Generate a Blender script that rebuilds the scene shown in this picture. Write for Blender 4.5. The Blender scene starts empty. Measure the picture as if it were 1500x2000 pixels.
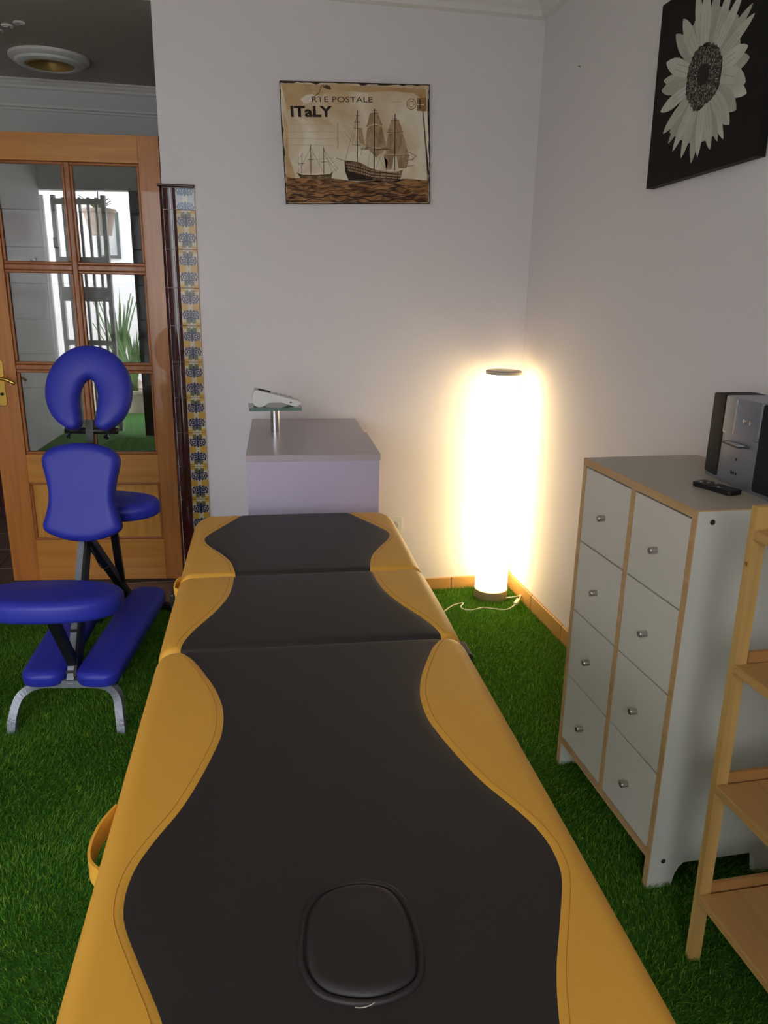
import bpy, bmesh, math, random
import numpy as np
from mathutils import Vector, Matrix

random.seed(7)
rng = np.random.default_rng(7)
scene = bpy.context.scene
col = scene.collection

# ------------------------------------------------------------------ camera
FPX = 1472.55
YAW, PITCH, ROLL = 0.2045, 0.2844, 0.0179
CAM = Vector((-1.3366, -3.348, 1.4079))
_f = Vector((math.sin(YAW) * math.cos(PITCH), math.cos(YAW) * math.cos(PITCH), -math.sin(PITCH)))
_r = Vector((math.cos(YAW), -math.sin(YAW), 0))
_u = _r.cross(_f)
_r2 = math.cos(ROLL) * _r + math.sin(ROLL) * _u
_u2 = -math.sin(ROLL) * _r + math.cos(ROLL) * _u
cam_data = bpy.data.cameras.new('camera')
cam_data.sensor_fit = 'HORIZONTAL'
cam_data.sensor_width = 36
cam_data.lens = 36 * FPX / 1500
cam_data.clip_start = 0.02
cam = bpy.data.objects.new('camera', cam_data)
col.objects.link(cam)
m = Matrix.Identity(4)
for i in range(3):
    m[i][0], m[i][1], m[i][2], m[i][3] = _r2[i], _u2[i], -_f[i], CAM[i]
cam.matrix_world = m
scene.camera = cam

# ------------------------------------------------------------------ world and exposure
world = bpy.data.worlds.new('sky')
scene.world = world
world.use_nodes = True
bg = world.node_tree.nodes['Background']
bg.inputs[0].default_value = (0.93, 0.95, 1.0, 1)
bg.inputs[1].default_value = 10.6
scene.view_settings.view_transform = 'Standard'
scene.view_settings.look = 'None'
scene.view_settings.exposure = 0.0
scene.view_settings.gamma = 1.0
scene.view_settings.use_curve_mapping = False
LAMP_STRENGTH = 6.7


def portal(name, loc, rot, sx, sy):
    l = bpy.data.lights.new(name, 'AREA')
    l.shape = 'RECTANGLE'
    l.size, l.size_y = sx, sy
    l.cycles.is_portal = True
    o = bpy.data.objects.new(name, l)
    o.location, o.rotation_euler = loc, rot
    col.objects.link(o)


# portals only guide the sampling of the sky through the openings behind the camera
portal('daylight_portal_gate', (-3.0, -3.5, 1.13), (math.pi / 2, 0, 0), 1.9, 2.24)
portal('daylight_portal_bay', (-1.5, -4.72, 1.65), (math.pi / 2, 0, 0), 0.8, 1.3)

# ------------------------------------------------------------------ materials
MATS = {}


def srgb(r, g, b):
    def c(v):
        v /= 255.0
        return v / 12.92 if v <= 0.04045 else ((v + 0.055) / 1.055) ** 2.4
    return (c(r), c(g), c(b), 1)


def mat(name, colour, rough=0.5, metal=0.0, spec=0.5, bump=0.0, bscale=200.0, vary=0.0, vscale=6.0, emis=None, estr=0.0, coat=0.0):
    if name in MATS:
        return MATS[name]
    M = bpy.data.materials.new(name)
    M.use_nodes = True
    nt = M.node_tree
    b = nt.nodes['Principled BSDF']
    b.inputs['Base Color'].default_value = colour
    b.inputs['Roughness'].default_value = rough
    b.inputs['Metallic'].default_value = metal
    b.inputs['Specular IOR Level'].default_value = spec
    b.inputs['Coat Weight'].default_value = coat
    tc = nt.nodes.new('ShaderNodeTexCoord')
    if vary > 0:
        n = nt.nodes.new('ShaderNodeTexNoise')
        n.inputs['Scale'].default_value = vscale
        n.inputs['Detail'].default_value = 5
        nt.links.new(tc.outputs['Object'], n.inputs['Vector'])
        mx = nt.nodes.new('ShaderNodeMix')
        mx.data_type = 'RGBA'
        mx.inputs[6].default_value = tuple(c * (1 - vary) for c in colour[:3]) + (1,)
        mx.inputs[7].default_value = tuple(min(1, c * (1 + vary)) for c in colour[:3]) + (1,)
        nt.links.new(n.outputs['Fac'], mx.inputs[0])
        nt.links.new(mx.outputs[2], b.inputs['Base Color'])
    if bump > 0:
        n = nt.nodes.new('ShaderNodeTexNoise')
        n.inputs['Scale'].default_value = bscale
        n.inputs['Detail'].default_value = 3
        nt.links.new(tc.outputs['Object'], n.inputs['Vector'])
        bp = nt.nodes.new('ShaderNodeBump')
        bp.inputs['Strength'].default_value = bump
        bp.inputs['Distance'].default_value = 0.002
        nt.links.new(n.outputs['Fac'], bp.inputs['Height'])
        nt.links.new(bp.outputs['Normal'], b.inputs['Normal'])
    if emis:
        b.inputs['Emission Color'].default_value = emis
        b.inputs['Emission Strength'].default_value = estr
    MATS[name] = M
    return M


def wood(name, c1, c2, axis='Z', scale=1.0, rough=0.4, coat=0.0):
    if name in MATS:
        return MATS[name]
    M = mat(name, c1, rough=rough, coat=coat)
    nt = M.node_tree
    b = nt.nodes['Principled BSDF']
    tc = nt.nodes.new('ShaderNodeTexCoord')
    mp = nt.nodes.new('ShaderNodeMapping')
    s = {'X': (1.2, 26, 26), 'Y': (26, 1.2, 26), 'Z': (26, 26, 1.2)}[axis]
    mp.inputs['Scale'].default_value = tuple(v * scale for v in s)
    nt.links.new(tc.outputs['Object'], mp.inputs['Vector'])
    n = nt.nodes.new('ShaderNodeTexNoise')
    n.inputs['Scale'].default_value = 1.6
    n.inputs['Detail'].default_value = 6
    n.inputs['Distortion'].default_value = 0.6
    nt.links.new(mp.outputs['Vector'], n.inputs['Vector'])
    cr = nt.nodes.new('ShaderNodeValToRGB')
    cr.color_ramp.elements[0].position = 0.32
    cr.color_ramp.elements[0].color = c2
    cr.color_ramp.elements[1].position = 0.68
    cr.color_ramp.elements[1].color = c1
    nt.links.new(n.outputs['Fac'], cr.inputs['Fac'])
    nt.links.new(cr.outputs['Color'], b.inputs['Base Color'])
    return M


def glass_mat(name, tint, ior):
    M = bpy.data.materials.new(name)
    M.use_nodes = True
    nt = M.node_tree
    nt.nodes.clear()
    out = nt.nodes.new('ShaderNodeOutputMaterial')
    mix = nt.nodes.new('ShaderNodeMixShader')
    tr = nt.nodes.new('ShaderNodeBsdfTransparent')
    tr.inputs[0].default_value = tint
    gl = nt.nodes.new('ShaderNodeBsdfGlossy')
    gl.inputs['Roughness'].default_value = 0.0
    fr = nt.nodes.new('ShaderNodeFresnel')
    fr.inputs['IOR'].default_value = ior
    nt.links.new(fr.outputs[0], mix.inputs[0])
    nt.links.new(tr.outputs[0], mix.inputs[1])
    nt.links.new(gl.outputs[0], mix.inputs[2])
    nt.links.new(mix.outputs[0], out.inputs[0])
    MATS[name] = M
    return M


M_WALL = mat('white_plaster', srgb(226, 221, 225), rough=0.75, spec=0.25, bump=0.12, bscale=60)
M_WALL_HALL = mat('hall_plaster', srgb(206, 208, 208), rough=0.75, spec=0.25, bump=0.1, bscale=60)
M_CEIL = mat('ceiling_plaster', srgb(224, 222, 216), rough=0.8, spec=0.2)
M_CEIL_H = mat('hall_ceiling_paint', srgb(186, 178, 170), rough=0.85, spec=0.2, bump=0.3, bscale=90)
M_CORN = mat('white_cornice_plaster', srgb(224, 222, 220), rough=0.7, spec=0.2)
M_BASE = mat('terracotta_skirting', srgb(192, 146, 86), rough=0.35, vary=0.12, vscale=9)
M_HFLOOR = mat('brown_floor_tile', srgb(112, 84, 66), rough=0.3, vary=0.2, vscale=8)
M_GROUT = mat('grout', srgb(150, 135, 120), rough=0.9)
M_SOIL = mat('artificial_grass_backing', srgb(48, 100, 24), rough=0.95, vary=0.3, vscale=40)
M_YEL = mat('yellow_leatherette', srgb(230, 170, 62), rough=0.46, bump=0.08, bscale=500)
M_BLK = mat('black_leatherette', srgb(40, 34, 35), rough=0.5, bump=0.14, bscale=700, spec=0.5)
M_STITCH_Y = mat('yellow_stitch_thread', srgb(196, 136, 44), rough=0.7)
M_BLACKPL = mat('black_plastic', srgb(22, 22, 24), rough=0.4)
M_BLUE = mat('blue_leatherette', srgb(38, 46, 166), rough=0.5, bump=0.08, bscale=600)
M_HAM = mat('silver_hammered_paint', srgb(132, 136, 146), rough=0.42, metal=0.5, bump=0.6, bscale=160, vary=0.2, vscale=160)
M_BLKMET = mat('black_painted_steel', srgb(24, 24, 26), rough=0.42, metal=0.2)
M_CHROME = mat('chrome', srgb(210, 210, 214), rough=0.15, metal=1.0)
M_STEEL = mat('brushed_steel', srgb(176, 172, 166), rough=0.3, metal=0.9)
M_BRASS = mat('brass', srgb(214, 176, 90), rough=0.22, metal=1.0)
M_LILAC = mat('lilac_laminate', srgb(188, 176, 200), rough=0.35)
M_LILAC_T = mat('lilac_laminate_worktop', srgb(180, 167, 174), rough=0.28)
M_GREY_LAM = mat('grey_white_melamine', srgb(206, 208, 198), rough=0.4)
M_GREY_DR = mat('white_drawer_melamine', srgb(218, 213, 202), rough=0.4)
M_GREY_TOP = mat('grey_melamine_top', srgb(182, 172, 158), rough=0.38)
M_EDGE = wood('beech_edging', srgb(206, 170, 122), srgb(190, 150, 104), 'Y', 0.6)
M_DARK = mat('dark_gap', srgb(30, 26, 22), rough=0.8)
M_PINE_Z = wood('varnished_pine_upright', srgb(196, 126, 58), srgb(172, 102, 42), 'Z', 0.9, 0.35, 0.3)
M_PINE_X = wood('varnished_pine_rail', srgb(206, 142, 62), srgb(186, 118, 46), 'X', 0.7, 0.35, 0.3)
M_PINE_P = wood('varnished_pine_panel', srgb(212, 152, 66), srgb(190, 126, 50), 'Z', 1.3, 0.35, 0.3)
M_PINE_M = wood('varnished_pine_moulding', srgb(168, 98, 44), srgb(148, 82, 34), 'Z', 1.0, 0.35, 0.3)
M_SHELF_Z = wood('pale_pine_post', srgb(206, 168, 100), srgb(188, 146, 82), 'Z', 1.0, 0.5)
M_SHELF_Y = wood('pale_pine_board', srgb(200, 156, 94), srgb(182, 136, 76), 'Y', 0.8, 0.5)
M_SHELF_X = wood('pale_pine_rail', srgb(186, 138, 82), srgb(170, 122, 68), 'X', 0.8, 0.5)
M_MAROON = mat('maroon_glazed_tile', srgb(66, 22, 24), rough=0.12, coat=0.4, vary=0.15, vscale=10)
M_SILVERPL = mat('silver_plastic', srgb(146, 150, 160), rough=0.3, metal=0.6)
M_GRILLE = mat('black_speaker_cloth', srgb(20, 20, 23), rough=0.8, bump=0.5, bscale=900)
M_WHITEPL = mat('white_plastic', srgb(222, 222, 220), rough=0.35)
M_GREYPL = mat('light_grey_plastic', srgb(186, 186, 186), rough=0.35)
M_BLACKCANVAS = mat('black_canvas_print', srgb(30, 27, 27), rough=0.7, spec=0.2)
M_GREENGLASS = mat('green_edge_glass', srgb(120, 158, 146), rough=0.1)
M_GREENGLASS.node_tree.nodes['Principled BSDF'].inputs['Transmission Weight'].default_value = 0.45
M_PANE = glass_mat('door_pane_glass', (0.80, 0.82, 0.82, 1), 2.5)
M_LAMP = mat('glowing_lamp_tube', srgb(255, 250, 235), rough=0.6, emis=(1.0, 0.75, 0.36, 1), estr=LAMP_STRENGTH)
M_CORD = mat('white_cord', srgb(216, 212, 190), rough=0.5)
M_GATE = mat('grey_painted_iron', srgb(216, 214, 212), rough=0.5)
M_FRAME_D = mat('dark_green_iron_frame', srgb(64, 72, 70), rough=0.5)
M_PATIO = mat('whitewash', srgb(236, 236, 236), rough=0.9, spec=0.1)
M_PAVE = mat('patio_paving', srgb(170, 160, 146), rough=0.9)
M_POT = mat('terracotta_pot', srgb(190, 172, 156), rough=0.8)
M_LEAF = mat('leaf_green', srgb(96, 132, 70), rough=0.6, vary=0.3, vscale=20)


def grass_material():
    M = bpy.data.materials.new('artificial_grass_blade')
    M.use_nodes = True
    nt = M.node_tree
    b = nt.nodes['Principled BSDF']
    b.inputs['Roughness'].default_value = 0.5
    b.inputs['Specular IOR Level'].default_value = 0.25
    geo = nt.nodes.new('ShaderNodeNewGeometry')
    cr = nt.nodes.new('ShaderNodeValToRGB')
    e = cr.color_ramp.elements
    e[0].color = srgb(56, 118, 26)
    e[1].color = srgb(160, 188, 70)
    mid = cr.color_ramp.elements.new(0.65)
    mid.color = srgb(90, 150, 38)
    nt.links.new(geo.outputs['Random Per Island'], cr.inputs['Fac'])
    nt.links.new(cr.outputs['Color'], b.inputs['Base Color'])
    tl = nt.nodes.new('ShaderNodeBsdfTranslucent')
    nt.links.new(cr.outputs['Color'], tl.inputs['Color'])
    mx = nt.nodes.new('ShaderNodeMixShader')
    mx.inputs[0].default_value = 0.42
    nt.links.new(b.outputs[0], mx.inputs[1])
    nt.links.new(tl.outputs[0], mx.inputs[2])
    nt.links.new(mx.outputs[0], nt.nodes['Material Output'].inputs[0])
    return M


M_GRASS = grass_material()


def azulejo(name, blue, yellow, white):
    """Hand painted tile: mirror-symmetric scrolls of blue, olive and yellow on cream (one repeat = 75 mm x 150 mm)."""
    M = bpy.data.materials.new(name)
    M.use_nodes = True
    nt = M.node_tree
    L = nt.links
    b = nt.nodes['Principled BSDF']
    b.inputs['Roughness'].default_value = 0.22
    tc = nt.nodes.new('ShaderNodeTexCoord')
    sp = nt.nodes.new('ShaderNodeSeparateXYZ')
    L.new(tc.outputs['Object'], sp.inputs[0])

    def mth(op, a, bb=None, c=None):
        n = nt.nodes.new('ShaderNodeMath')
        n.operation = op
        for i, v in enumerate((a, bb, c)):
            if v is None:
                continue
            if isinstance(v, (int, float)):
                n.inputs[i].default_value = v
            else:
                L.new(v, n.inputs[i])
        return n.outputs[0]
    u0 = mth('ABSOLUTE', sp.outputs['X'])            # mirrored about the tile's middle, 0..0.0375
    v0 = mth('ABSOLUTE', sp.outputs['Z'])            # 0 at tile middle, 0.075 at the joint
    cb = nt.nodes.new('ShaderNodeCombineXYZ')
    L.new(u0, cb.inputs[0])
    L.new(v0, cb.inputs[1])
    nz = nt.nodes.new('ShaderNodeTexNoise')
    nz.inputs['Scale'].default_value = 150
    nz.inputs['Detail'].default_value = 2
    L.new(cb.outputs[0], nz.inputs['Vector'])
    nsep = nt.nodes.new('ShaderNodeSeparateColor')
    L.new(nz.outputs['Color'], nsep.inputs[0])
    u = mth('MULTIPLY_ADD', mth('SUBTRACT', nsep.outputs[0], 0.5), 0.016, u0)
    v = mth('MULTIPLY_ADD', mth('SUBTRACT', nsep.outputs[1], 0.5), 0.016, v0)

    def AND(a, c):
        return mth('MULTIPLY', a, c)

    def band(x, lo, hi):
        return AND(mth('GREATER_THAN', x, lo), mth('LESS_THAN', x, hi))
    du = mth('SUBTRACT', u, 0.017)
    dv = mth('SUBTRACT', v, 0.032)
    rad = mth('SQRT', mth('ADD', mth('MULTIPLY', du, du), mth('MULTIPLY', dv, dv)))
    ring = mth('SINE', mth('MULTIPLY', rad, 760))
    m_blue = AND(mth('LESS_THAN', rad, 0.0205), mth('LESS_THAN', ring, 0.72))
    m_yel = mth('MAXIMUM', AND(mth('LESS_THAN', v, 0.015), mth('GREATER_THAN', u, 0.009)), AND(mth('GREATER_THAN', v, 0.060), mth('GREATER_THAN', u, 0.018)))
    m_oli = AND(band(v, 0.046, 0.066), band(u, 0.004, 0.019))
    m_stem = AND(mth('LESS_THAN', u0, 0.0035), band(v0, 0.010, 0.062))
    cur = None
    for msk, cc in ((m_yel, yellow), (m_oli, srgb(92, 96, 62)), (m_blue, blue), (m_stem, blue)):
        mx = nt.nodes.new('ShaderNodeMix')
        mx.data_type = 'RGBA'
        L.new(msk, mx.inputs[0])
        if cur is None:
            mx.inputs[6].default_value = white
        else:
            L.new(cur, mx.inputs[6])
        mx.inputs[7].default_value = cc
        cur = mx.outputs[2]
    L.new(mx.outputs[2], b.inputs['Base Color'])
    return M


M_AZ = azulejo('blue_yellow_azulejo', srgb(28, 38, 86), srgb(190, 150, 62), srgb(200, 184, 156))
M_AZ_TOP = azulejo('blue_white_azulejo', srgb(112, 136, 176), srgb(190, 200, 214), srgb(224, 222, 216))

# ------------------------------------------------------------------ mesh helpers


def link(o, parent=None):
    col.objects.link(o)
    if parent is not None:
        o.parent = parent
    return o


def mesh_obj(name, verts, faces, material, parent=None, smooth=False, loc=None, rot=None):
    me = bpy.data.meshes.new(name)
    me.from_pydata([tuple(v) for v in verts], [], faces)
    me.materials.append(material)
    if smooth:
        me.polygons.foreach_set('use_smooth', [True] * len(me.polygons))
    me.update()
    o = bpy.data.objects.new(name, me)
    if loc is not None:
        o.location = loc
    if rot is not None:
        o.rotation_euler = rot
    return link(o, parent)


def bm_obj(name, bm, material, parent=None, smooth=False, loc=None, rot=None):
    bmesh.ops.recalc_face_normals(bm, faces=bm.faces)
    me = bpy.data.meshes.new(name)
    bm.to_mesh(me)
    bm.free()
    me.materials.append(material)
    if smooth:
        me.polygons.foreach_set('use_smooth', [True] * len(me.polygons))
    o = bpy.data.objects.new(name, me)
    if loc is not None:
        o.location = loc
    if rot is not None:
        o.rotation_euler = rot
    return link(o, parent)


def box(name, mn, mx, material, parent=None, bevel=0.0, rot=None, centred=False):
    """Box from corner to corner; its own origin is its middle when centred."""
    c = Vector([(a + b) / 2 for a, b in zip(mn, mx)])
    s = [abs(b - a) for a, b in zip(mn, mx)]
    bm = bmesh.new()
    bmesh.ops.create_cube(bm, size=1.0)
    for v in bm.verts:
        v.co = Vector((v.co.x * s[0], v.co.y * s[1], v.co.z * s[2]))
    if bevel > 0:
        bmesh.ops.bevel(bm, geom=bm.edges[:], offset=min(bevel, min(s) * 0.45), segments=2, profile=0.5, affect='EDGES')
    return bm_obj(name, bm, material, parent, loc=c, rot=rot)


def prism(name, outline, z0, z1, material, parent=None, bevel=0.0, basis=None, loc=None, rot=None, smooth=False):
    """Outline in 2D pushed from z0 to z1; basis maps (a,b,c) to xyz."""
    f = basis or (lambda a, b, c: (a, b, c))
    bm = bmesh.new()
    lo = [bm.verts.new(f(a, b, z0)) for a, b in outline]
    hi = [bm.verts.new(f(a, b, z1)) for a, b in outline]
    n = len(outline)
    bm.faces.new(lo[::-1])
    bm.faces.new(hi)
    for i in range(n):
        j = (i + 1) % n
        bm.faces.new((lo[i], lo[j], hi[j], hi[i]))
    if bevel > 0:
        bmesh.ops.bevel(bm, geom=bm.edges[:], offset=bevel, segments=2, profile=0.5, affect='EDGES', clamp_overlap=True)
    return bm_obj(name, bm, material, parent, loc=loc, rot=rot, smooth=smooth)


def sweep(name, pts, prof, material, parent=None, smooth=True, closed=False, up=(0, 0, 1), loc=None, rot=None):
    """Profile (list of 2D points) swept along a polyline."""
    pts = [Vector(p) for p in pts]
    n, k = len(pts), len(prof)
    verts, faces = [], []
    for i, p in enumerate(pts):
        if closed:
            t = pts[(i + 1) % n] - pts[i - 1]
        else:
            t = pts[min(i + 1, n - 1)] - pts[max(i - 1, 0)]
        t.normalize()
        u = Vector(up)
        if abs(t.dot(u)) > 0.97:
            u = Vector((0, 1, 0)) if abs(t.y) < 0.9 else Vector((1, 0, 0))
        a = t.cross(u).normalized()
        b = a.cross(t).normalized()
        for x, y in prof:
            verts.append(p + a * x + b * y)
    for i in range(n if closed else n - 1):
        j = (i + 1) % n
        for q in range(k):
            r = (q + 1) % k
            faces.append((i * k + q, i * k + r, j * k + r, j * k + q))
    if not closed:
        faces.append(tuple(range(k))[::-1])
        faces.append(tuple((n - 1) * k + q for q in range(k)))
    return mesh_obj(name, verts, faces, material, parent, smooth, loc, rot)


def circ(r, n=10):
    return [(r * math.cos(2 * math.pi * i / n), r * math.sin(2 * math.pi * i / n)) for i in range(n)]


def rectp(w, h):
    return [(-w / 2, -h / 2), (w / 2, -h / 2), (w / 2, h / 2), (-w / 2, h / 2)]


def tube(name, pts, r, material, parent=None, n=10, **k):
    return sweep(name, pts, circ(r, n), material, parent, **k)


def lathe(name, prof, material, parent=None, n=32, loc=None, rot=None, smooth=True):
    verts, faces = [], []
    k = len(prof)
    for i in range(n):
        a = 2 * math.pi * i / n
        for r, z in prof:
            verts.append((r * math.cos(a), r * math.sin(a), z))
    for i in range(n):
        j = (i + 1) % n
        for q in range(k - 1):
            faces.append((i * k + q, j * k + q, j * k + q + 1, i * k + q + 1))
    o = mesh_obj(name, verts, faces, material, parent, smooth, loc, rot)
    bm = bmesh.new()
    bm.from_mesh(o.data)
    bmesh.ops.remove_doubles(bm, verts=bm.verts, dist=1e-6)
    bmesh.ops.recalc_face_normals(bm, faces=bm.faces)
    bm.to_mesh(o.data)
    bm.free()
    if smooth:
        sharp(o)
    return o


def sharp(o, ang=40):
    me = o.data
    bm = bmesh.new()
    bm.from_mesh(me)
    for e in bm.edges:
        if len(e.link_faces) == 2 and e.calc_face_angle(0) > math.radians(ang):
            e.smooth = False
    bm.to_mesh(me)
    bm.free()


def catmull(pts, per=6, closed=False):
    pts = [Vector(p) for p in pts]
    n = len(pts)
    out = []
    rngi = range(n) if closed else range(n - 1)
    for i in rngi:
        if closed:
            p0, p1, p2, p3 = pts[i - 1], pts[i], pts[(i + 1) % n], pts[(i + 2) % n]
        else:
            p0, p1, p2, p3 = pts[max(i - 1, 0)], pts[i], pts[i + 1], pts[min(i + 2, n - 1)]
        for s in range(per):
            t = s / per
            out.append(0.5 * ((2 * p1) + (p2 - p0) * t + (2 * p0 - 5 * p1 + 4 * p2 - p3) * t * t + (3 * p1 - p0 - 3 * p2 + p3) * t ** 3))
    if not closed:
        out.append(pts[-1])
    return out


def cushion(name, outline, thick, radius, material, parent=None, dome=0.004, loc=None, rot=None, seg=6, flatbottom=True):
    """Upholstered pad: closed smooth outline, rounded rim, slightly domed top. z=0 is the underside."""
    P = [Vector((p[0], p[1])) for p in outline]
    n = len(P)
    area = sum(P[i].x * P[(i + 1) % n].y - P[(i + 1) % n].x * P[i].y for i in range(n))
    if area < 0:
        P.reverse()
    N = []
    for i in range(n):
        t = (P[(i + 1) % n] - P[i - 1]).normalized()
        N.append(Vector((-t.y, t.x)))      # inward
    c = sum(P, Vector((0, 0))) / n
    rings = []
    rb = radius * 0.6
    rings.append((rb, 0.0, 0))
    for s in range(1, 4):
        a = math.pi / 2 * s / 3
        rings.append((rb - rb * math.sin(a), rb - rb * math.cos(a), 0))
    for s in range(0, seg + 1):
        a = math.pi / 2 * s / seg
        rings.append((radius - radius * math.cos(a), thick - radius + radius * math.sin(a), 0))
    verts, faces = [], []
    def inset(d):
        q = [P[i] + N[i] * d for i in range(n)]
        for _k in range(int(round(14 * d / radius))):
            q = [q[i] * 0.5 + (q[i - 1] + q[(i + 1) % n]) * 0.25 for i in range(n)]
        return q
    for d, z, _ in rings:
        for p in inset(d):
            verts.append((p.x, p.y, z))
    base = inset(radius)
    SS = (0.92, 0.82, 0.7, 0.57, 0.43, 0.28, 0.12)
    for s in SS:
        for i in range(n):
            p = c + (base[i] - c) * s
            verts.append((p.x, p.y, thick + dome * (1 - s * s) ** 2))
    R = len(rings) + len(SS)
    for r in range(R - 1):
        for i in range(n):
            j = (i + 1) % n
            faces.append((r * n + i, r * n + j, (r + 1) * n + j, (r + 1) * n + i))
    faces.append(tuple((R - 1) * n + i for i in range(n)))
    faces.append(tuple(range(n))[::-1])
    return mesh_obj(name, verts, faces, material, parent, True, loc, rot)


def rrect(w, h, r, n=6, cx=0, cy=0):
    out = []
    for sx, sy, a0 in ((1, 1, 0), (-1, 1, 90), (-1, -1, 180), (1, -1, 270)):
        for i in range(n + 1):
            a = math.radians(a0 + 90 * i / n)
            out.append((cx + sx * (w / 2 - r) + r * math.cos(a), cy + sy * (h / 2 - r) + r * math.sin(a)))
    return out


def empty(name, loc=(0, 0, 0), rot=(0, 0, 0)):
    o = bpy.data.objects.new(name, None)
    o.empty_display_size = 0.1
    o.location, o.rotation_euler = loc, rot
    return link(o)


def tag(o, label, cat, group=None):
    o['label'] = label
    o['category'] = cat
    if group:
        o['group'] = group
    return o


def struct(o, label=None, cat=None):
    o['kind'] = 'structure'
    if label:
        o['label'] = label
    if cat:
        o['category'] = cat
    return o


def copy_tree(o, parent=None):
    c = o.copy()
    col.objects.link(c)
    c.parent = parent
    for ch in list(o.children):
        copy_tree(ch, c)
    return c


# ------------------------------------------------------------------ the room
H = 2.555         # ceiling height
H2 = 2.480        # lower ceiling of the hall
WL = lambda y: -3.783 + 0.177 * (y + 2.471)      # the left wall runs slightly askew

struct(box('floor', (-4.3, -4.9, -0.12), (0.2, 0.0, 0.0), M_SOIL), 'green backing of the artificial lawn laid over the treatment room floor', 'floor')
struct(box('floor_hall', (-4.3, 0.0, -0.12), (0.2, 1.75, -0.008), M_GROUT), 'brown tiled floor of the dark hall behind the door', 'floor')
wall_back = struct(box('wall_back', (-1.567, 0.0, 0.0), (0.0, 0.29, H2 + 0.075), M_WALL), 'white plastered back wall holding the ship picture', 'wall')
struct(box('wall_right', (0.0, -4.9, 0.0), (0.15, 1.75, H), M_WALL), 'white plastered right wall behind the cabinet and sunflower canvas', 'wall')
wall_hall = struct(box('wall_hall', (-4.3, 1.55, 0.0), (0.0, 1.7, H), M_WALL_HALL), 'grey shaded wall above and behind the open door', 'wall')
a0, a1 = (WL(-3.45), -3.45), (WL(1.6), 1.6)
wl = mesh_obj('wall_left', [(a0[0], a0[1], 0), (a1[0], a1[1], 0), (a1[0] - .15, a1[1], 0), (a0[0] - .15, a0[1], 0),
                            (a0[0], a0[1], H), (a1[0], a1[1], H), (a1[0] - .15, a1[1], H), (a0[0] - .15, a0[1], H)],
              [(0, 3, 2, 1), (4, 5, 6, 7), (0, 1, 5, 4), (1, 2, 6, 5), (2, 3, 7, 6), (3, 0, 4, 7)], M_WALL)
struct(wl, 'white left wall seen mirrored in the door panes', 'wall')
struct(box('ceiling', (-4.3, -4.9, H), (0.15, 0.15, H + 0.1), M_CEIL), 'white ceiling of the treatment room', 'ceiling')
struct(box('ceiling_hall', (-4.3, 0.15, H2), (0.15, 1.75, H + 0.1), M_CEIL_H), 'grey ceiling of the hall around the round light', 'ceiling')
# front of the room, behind the camera: gate opening, second opening, and a deeper bay whose added window is kept small to hold back daylight
fr = struct(box('wall_front', (-4.3, -3.58, 2.25), (-2.0, -3.45, H), M_WALL), 'white lintel over the entrance opening', 'wall')
struct(box('wall_front_pier', (-2.12, -3.58, 0), (-2.0, -3.45, 2.25), M_WALL), 'white pier beside the entrance opening', 'wall')
struct(box('wall_bay_side', (-2.12, -4.8, 0), (-2.0, -3.58, H), M_WALL), 'white side wall of the entrance bay', 'wall')
struct(box('wall_bay_lintel', (-2.0, -4.8, 2.3), (0.0, -4.68, H), M_WALL), 'white lintel over the added bay window', 'wall')
struct(box('wall_bay_sill', (-2.0, -4.8, 0), (0.0, -4.68, 1.0), M_WALL), 'white wall under the added bay window, raised to hold back daylight', 'wall')
for i, (x, x2) in enumerate(((-2.0, -1.9), (-1.1, 0.0))):
    struct(box('wall_bay_jamb', (x, -4.8, 1.0), (x2, -4.68, 2.3), M_WALL), ('left' if i == 0 else 'right') + ' white jamb narrowing the added bay window', 'wall')


# cornices
def cornice(name, pts, label, H=H, k_=1.0):
    prof = [(0, 0), (0.075, 0), (0.075, -0.012), (0.06, -0.018), (0.05, -0.03), (0.03, -0.042), (0.022, -0.058), (0.01, -0.062), (0.0, -0.066)]
    verts, faces = [], []
    k = len(prof)
    for (p, nrm) in pts:
        for d, z in prof:
            verts.append((p[0] + nrm[0] * d * k_, p[1] + nrm[1] * d * k_, H + z * k_))
    for i in range(len(pts) - 1):
        for q in range(k - 1):
            faces.append((i * k + q, (i + 1) * k + q, (i + 1) * k + q + 1, i * k + q + 1))
    return struct(mesh_obj(name, verts, faces, M_CORN), label, 'cornice')


cornice('trim_1', [((-1.567, 0), (0, -1)), ((0, 0), (-1, -1)), ((0, -4.68), (-1, 0))], 'white plaster cornice along the top of the room walls')
cornice('trim_2', [((-4.2, 1.55), (0, -1)), ((0.0, 1.55), (0, -1))], 'white plaster cornice of the hall above the open door', H2, 0.68)
t3 = box('trim_3', (-4.2, 1.535, 2.345), (0.0, 1.55, 2.357), M_CORN)
struct(t3, 'thin plaster moulding line on the hall wall under the cornice', 'moulding')
box('bead', (-4.2, 1.535, 2.33), (0.0, 1.55, 2.337), M_CORN).parent = t3
t3.children[0].location = Vector(t3.children[0].location) - Vector(t3.location)

# skirting: single terracotta tiles
sk = struct(empty('baseboard_back'), 'terracotta tile skirting along the back wall', 'skirting')
x = -0.012
i = 0
first = None
while x > -1.44:
    w = 0.33 if i else 0.29
    w = min(w, x + 1.443)
    box('skirting_tile', (x - w + 0.003, -0.012, 0.0), (x, 0.0, 0.062), M_BASE, sk, 0.003)
    x -= w
    i += 1
sk = struct(empty('baseboard_right'), 'terracotta tile skirting along the right wall', 'skirting')
y = -0.0
while y > -4.6:
    box('skirting_tile', (-0.012, y - 0.327, 0.0), (0.0, y, 0.078), M_BASE, sk, 0.003)
    y -= 0.33

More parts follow.
